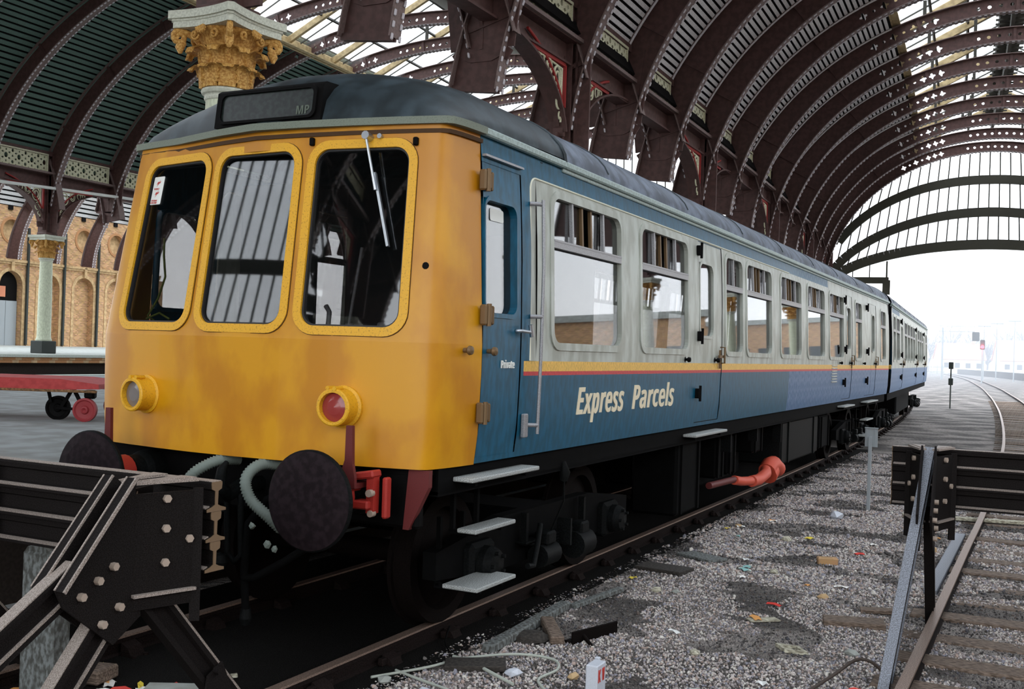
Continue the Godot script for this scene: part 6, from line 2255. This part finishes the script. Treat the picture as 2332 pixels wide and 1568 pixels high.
	m.cbox(Vector3(0.01, 1.01, -0.03), Vector3(0.17, 0.26, 0.012), 0.003)
	m.cbox(Vector3(0.01, 1.142, -0.03), Vector3(0.18, 0.012, 0.05), 0.003)
	for x in [-0.05, 0.06]:
		m.bar(Vector3(x, 0.89, -0.018), Vector3(x, 1.13, -0.018), 0.012, 0.012)
	part("plate", m, M.post_grey, sp)
	sp = thing("marker_post", "thin dark post with two small boxes beside the curve far down the track", "post", at(0.75, GY, -47.5))
	m = MB.new()
	m.cyl(Vector3(0, 0, 0), Vector3(0, 2.1, 0), 0.03, -1, 8)
	part("post", m, M.plinth, sp)
	for y in [1.25, 2.0]:
		m = MB.new()
		m.cbox(Vector3(0, y, 0), Vector3(0.2, 0.32, 0.14), 0.02)
		part("box", m, M.plinth, sp)
	trolley()
	var pp := []
	for i in 20:
		pp.append(P(-26.85, 6.78 + 0.037 * (i * 3.0 - 3.0) , i * 3.0 - 3.0))
	m = MB.new()
	m.tube([P(-26.85, 7.02, 5.0), P(-26.85, 7.02, 8.9), P(-26.85, 7.13, 11.65), P(-26.85, 7.25, 14.77), P(-26.85, 7.35, 18.0)], 0.055, 8)
	solo("pipe", m, M.white, "pale pipe running along the dark far girder left of the cab", "pipe")

func trolley() -> void:
	# local x runs along the bed (its tapering end at x = 0), z towards the camera
	var d := Vector3(-0.893, 0, 0.45).normalized()
	var X := Transform3D(Basis(-d, Vector3.UP, -d.cross(Vector3.UP)), Vector3(-5.02, 0.95, -2.82))
	var o := thing("luggage_trolley", "red flat platform trolley on the grey platform left of the cab", "trolley", X)
	var m := MB.new()
	m.prism(PackedVector2Array([Vector2(0, 0.375), Vector2(0, 0.43), Vector2(-0.45, 0.48), Vector2(-2.6, 0.48), Vector2(-2.6, 0.36), Vector2(-0.4, 0.36)]), -1.0, 0.0)
	part("bed", m, M.trolley_red, o)
	m = MB.new()
	m.cbox(Vector3(-1.3, 0.345, 0.0), Vector3(2.56, 0.03, 0.03), 0.005)
	m.cbox(Vector3(-1.3, 0.345, -1.0), Vector3(2.56, 0.03, 0.03), 0.005)
	part("edge_rail", m, M.trolley_wood, o)
	for q in [[-0.16, -0.03, M.wheel_red, 0.135], [-0.56, -0.25, M.black, 0.14], [-0.16, -0.95, M.wheel_red, 0.135], [-2.3, -0.03, M.wheel_red, 0.135], [-2.3, -0.95, M.wheel_red, 0.135]]:
		m = MB.new()
		var W := Transform3D(Basis(Vector3.RIGHT, PI / 2), Vector3(q[0], 0.135, q[1]))
		m.lathe([Vector2(0.0, 0.01), Vector2(0.025, 0.03), Vector2(0.04, 0.025), Vector2(0.05, 0.005), Vector2(0.1, 0.012), Vector2(0.115, 0.025), Vector2(q[3], 0.02), Vector2(q[3], -0.03), Vector2(0.0, -0.03)], 26, W)
		part("wheel", m, q[2], o)
	m = MB.new()
	m.bar(Vector3(-0.56, 0.14, -0.2), Vector3(-0.16, 0.13, -0.08), 0.03, 0.03)
	m.bar(Vector3(-0.5, 0.14, -0.2), Vector3(-0.38, 0.36, -0.2), 0.035, 0.035)
	m.bar(Vector3(-0.2, 0.14, -0.1), Vector3(-0.32, 0.36, -0.1), 0.035, 0.035)
	m.bar(Vector3(-0.62, 0.2, -0.2), Vector3(-0.66, 0.36, -0.2), 0.03, 0.03)
	m.bar(Vector3(-2.3, 0.14, -0.9), Vector3(-2.3, 0.14, -0.05), 0.03, 0.03)
	m.bar(Vector3(-2.3, 0.14, -0.2), Vector3(-2.3, 0.36, -0.2), 0.03, 0.1)
	m.cbox(Vector3(-0.13, 0.31, -0.1), Vector3(0.12, 0.1, 0.1), 0.02)
	part("undercarriage", m, M.black, o)
	m = MB.new()
	m.tube([Vector3(-0.02, 0.40, -0.4), Vector3(-0.03, 0.5, -0.4), Vector3(0.02, 0.6, -0.4)], 0.012, 6)
	part("coupling_loop", m, M.plinth, o)
	m = MB.new()
	m.cyl(Vector3(-0.14, 0.0, 0.0), Vector3(0.3, -0.02, 0.0), 0.045, -1, 8)
	var h := thing("trolley_handle", "orange and black handle of another trolley sticking out beyond the cab", "handle", Transform3D(X.basis, P(-20.0, 1.45, 2.0)))
	part("grip", m, M.red, h)

# ---------------------------------------------------------------- beyond the shed
func tree(p: Vector3, h: float, r: float, sd: int, label: String) -> void:
	var t := thing("bare_tree", label, "tree", Transform3D(Basis(), p), "hazy bare trees beyond the tracks")
	var g := RandomNumberGenerator.new()
	g.seed = sd
	var tm := MB.new()
	var cr := MB.new()
	tm.tube([Vector3.ZERO, Vector3(g.randf_range(-0.3, 0.3), h * 0.3, 0), Vector3(g.randf_range(-0.5, 0.5), h * 0.6, 0.2)], 0.3, 6, true, [0.35, 0.25, 0.12])
	part("trunk", tm, M.bark, t)
	for i in 90:
		var th := g.randf() * TAU
		var y := g.randf_range(0.25, 0.7) * h
		var e := Vector3(cos(th) * r * g.randf_range(0.4, 1.0), y + h * g.randf_range(0.1, 0.35), sin(th) * r * g.randf_range(0.4, 1.0))
		var s := Vector3(0, y * 0.8, 0)
		var k := s.lerp(e, 0.5) + Vector3(0, 0.3, 0)
		cr.tube([s, k, e], 0.06, 4, false, [0.09, 0.06, 0.03])
		for q in 4:
			var f := e + Vector3(g.randf_range(-1, 1), g.randf_range(0.1, 1.2), g.randf_range(-1, 1)) * 1.1
			cr.tube([k.lerp(e, 0.3 + 0.2 * q), f], 0.04, 3, false, [0.05, 0.03])
	part("branches", cr, M.bark, t).set_meta("kind", "stuff")

func house(called: String, label: String, p: Vector3, w: float, d: float, h: float, rh: float, roof: Material, turn: float) -> void:
	var o := thing(called, label, "house", Transform3D(Basis(Vector3.UP, turn), p), "houses beyond the tracks")
	var m := MB.new()
	m.box(Vector3(0, h / 2, 0), Vector3(w, h, d))
	m.prism(PackedVector2Array([Vector2(-d / 2, h), Vector2(d / 2, h), Vector2(0, h + rh)]), -w / 2, w / 2, Transform3D(Basis(Vector3(0, 0, -1), Vector3.UP, Vector3(1, 0, 0)), Vector3.ZERO))
	part("wall", m, M.render_white, o)
	for s in [-1.0, 1.0]:
		m = MB.new()
		var n := Vector3(0, d / 2, s * rh).normalized()
		var a := Vector3(0, h - 0.15, s * (d / 2 + 0.3))
		var b := Vector3(0, h + rh + 0.1, 0)
		m.bar(a + Vector3.ZERO, b, w + 0.5, 0.14, n)
		part("roof", m, roof, o)
	m = MB.new()
	m.box(Vector3(w * 0.3, h + rh, 0), Vector3(0.7, 1.4, 0.7))
	part("chimney", m, M.brick_red, o)
	for i in 4:
		var wm := MB.new()
		wm.box(Vector3(w * (-0.36 + 0.24 * i), h * 0.55, d / 2 + 0.02), Vector3(1.1, 1.2, 0.06))
		part("window", wm, M.plinth, o)

func distance() -> void:
	house("house", "long low pale house with an orange roof behind the far tracks", Vector3(-13.2, GY, -268), 10, 7, 3.4, 3.6, M.tile_orange, 0.3)
	house("house", "pale house with a bright orange roof at the right edge of the view", Vector3(0.2, GY, -270), 11, 8, 3.4, 4.6, M.tile_orange, 0.25)
	house("house", "small pale house between the trees left of the red signal", Vector3(-25.0, GY, -272), 8, 6, 3.6, 2.6, M.render_white, 0.3)
	var xs := [[-22.0, 9.5], [-17.5, 12.0], [-12.5, 11.0], [-8.0, 9.0], [-3.5, 12.0], [1.0, 13.0], [5.0, 12.0], [9.0, 10.0], [-27.0, 10.0]]
	for i in xs.size():
		tree(Vector3(xs[i][0], GY, -290.0 - (i % 3) * 9.0), xs[i][1], 4.2, i + 3, "bare hazy tree beyond the houses, %s from the left" % ordinal([1, 2, 3, 4, 5, 6, 7, 8, 0][i]))
	# red colour light on its post
	var s := thing("signal", "colour light signal showing red on a thin post beyond the shed", "signal", Transform3D(Basis(), Vector3(-1.55, GY, -125.3)))
	var m := MB.new()
	m.cyl(Vector3(0, 0, 0), Vector3(0, 4.0, 0), 0.07, -1, 8)
	part("post", m, M.post_grey, s)
	m = MB.new()
	m.cbox(Vector3(0, 4.4, 0), Vector3(0.5, 1.1, 0.3), 0.06)
	part("signal_head", m, M.plinth, s)
	m = MB.new()
	m.lathe([Vector2(0.0, 0.2), Vector2(0.19, 0.17), Vector2(0.2, 0.14)], 14, Transform3D(Basis(Vector3.RIGHT, PI / 2), Vector3(0, 4.15, 0)))
	part("red_lamp", m, M.signal_red, s)
	var l := OmniLight3D.new()
	l.name = "signal_light"
	l.light_color = C(255, 40, 50)
	l.light_energy = 0.6
	l.omni_range = 20.0
	l.light_size = 0.2
	l.shadow_enabled = true
	l.position = Vector3(-1.55, GY + 4.15, -124.9)
	add_child(l)
	s = thing("signal_gantry", "pale signal gantry over the far tracks with a dark signal box hung at its end", "gantry", Transform3D(Basis(Vector3.UP, 0.1), Vector3(-5.6, GY, -145)))
	m = MB.new()
	m.cyl(Vector3(-1.7, 0, 0), Vector3(-1.7, 6.9, 0), 0.12, -1, 8)
	for y in [6.4, 7.1]:
		m.box(Vector3(0, y, 0), Vector3(4.4, 0.1, 0.3))
	for i in 8:
		m.bar(Vector3(-2.0 + i * 0.55, 6.4, 0), Vector3(-1.7 + i * 0.55, 7.1, 0), 0.06, 0.06, Vector3.BACK)
	part("gantry_frame", m, M.post_grey, s)
	m = MB.new()
	m.cbox(Vector3(2.3, 5.8, 0.1), Vector3(0.9, 1.2, 0.4), 0.08)
	part("signal_head", m, M.plinth, s)
	for i in 3:
		var p: Vector3 = [Vector3(-2.4, GY, -147.3), Vector3(-0.9, GY, -148.1), Vector3(1.2, GY, -149.1)][i]
		s = thing("platform_lamp", "tall lamp post with a wide lantern on the distant platform, %s from the left" % ordinal(i), "lamp post", Transform3D(Basis(), p), "distant platform lamps")
		m = MB.new()
		m.cyl(Vector3.ZERO, Vector3(0, 7.2 + i * 0.4, 0), 0.07, 0.05, 8)
		part("post", m, M.post_grey, s)
		m = MB.new()
		m.cbox(Vector3(0, 7.25 + i * 0.4, 0), Vector3(1.6, 0.16, 0.3), 0.04)
		part("lantern", m, M.post_grey, s)
	s = thing("fence", "pale post and rail fence far beyond the end of the second car", "fence", Transform3D(Basis(Vector3.UP, 0.1), Vector3(-17.0, GY, -190)))
	for i in 14:
		m = MB.new()
		m.box(Vector3(-6.0 + i * 0.95, 0.9, 0), Vector3(0.14, 1.9, 0.14))
		part("fence_post", m, M.concrete, s)
	for y in [0.7, 1.5]:
		m = MB.new()
		m.box(Vector3(0.2, y, 0), Vector3(13, 0.16, 0.06))
		part("fence_rail", m, M.concrete, s)
	# buildings on the right, seen only in the car windows
	for q in [[Vector3(34, GY, -70), 26.0, 9.0, 6.5, "low flat-roofed yellow brick building on the right beyond the shed"], [Vector3(22, GY, -112), 22.0, 8.0, 7.5, "grey flat-roofed office block on the right beyond the shed"]]:
		s = thing("building", q[4], "building", Transform3D(Basis(Vector3.UP, -0.35), q[0]))
		m = MB.new()
		m.box(Vector3(0, q[3] / 2, 0), Vector3(q[1], q[3], q[2]))
		part("wall", m, M.brick, s)
		m = MB.new()
		m.box(Vector3(0, q[3] + 0.2, 0), Vector3(q[1] + 0.6, 0.5, q[2] + 0.6))
		part("parapet", m, M.concrete, s)
		for i in 8:
			m = MB.new()
			m.box(Vector3(-q[1] * 0.42 + i * q[1] * 0.12, q[3] * 0.55, q[2] / 2 + 0.02), Vector3(1.7, 1.6, 0.08))
			part("window", m, M.plinth, s)

func haze() -> void:
	var f := FogVolume.new()
	f.name = "haze"
	f.shape = RenderingServer.FOG_VOLUME_SHAPE_BOX
	f.size = Vector3(200, 40, 260)
	f.position = Vector3(-10, 18, -190)
	var m := FogMaterial.new()
	m.albedo = Color(0.97, 0.98, 1.0)
	m.density = 0.0035
	f.material = m
	add_child(f)
	tag(f, "pale bright haze over the tracks beyond the end of the shed", "haze", "", "stuff")

func _ready() -> void:
	rng.seed = 20240
	# camera
	var cam := Camera3D.new()
	cam.name = "camera"
	cam.fov = 36.058
	cam.near = 0.1
	cam.far = 900.0
	cam.transform = Transform3D(Basis(Vector3.UP, deg_to_rad(26.6297)) * Basis(Vector3.RIGHT, deg_to_rad(0.2887)) * Basis(Vector3.BACK, deg_to_rad(1.89376)), Vector3(4.5329, 1.9287, 5.8151))
	add_child(cam)
	cam.current = true
	# an even white overcast; everything inside is lit through the roof glass, the end screens and the open sides
	var sk := ProceduralSkyMaterial.new()
	sk.sky_top_color = C(226, 236, 248)
	sk.sky_horizon_color = C(252, 253, 253)
	sk.sky_curve = 0.2
	sk.ground_bottom_color = C(120, 118, 114)
	sk.ground_horizon_color = C(230, 230, 228)
	sk.sky_energy_multiplier = 1.0
	var sky := Sky.new()
	sky.sky_material = sk
	var env := Environment.new()
	env.background_mode = Environment.BG_SKY
	env.sky = sky
	env.background_energy_multiplier = 1.0
	env.ambient_light_source = Environment.AMBIENT_SOURCE_SKY
	env.tonemap_mode = Environment.TONE_MAPPER_LINEAR
	env.tonemap_exposure = 4.6
	env.sdfgi_enabled = true
	env.ssao_enabled = true
	env.ssil_enabled = true
	env.volumetric_fog_enabled = true
	env.volumetric_fog_density = 0.0
	var we := WorldEnvironment.new()
	we.name = "overcast_sky"
	we.environment = env
	add_child(we)
	materials()
	ground()
	trackbed()
	added_back_wall()
	right_wall()
	platforms()
	brick_wall()
	ribs_and_roof()
	gables()
	added_back_screen()
	arcades()
	railcar()
	tracks()
	stops()
	clutter()
	distance()
	haze()
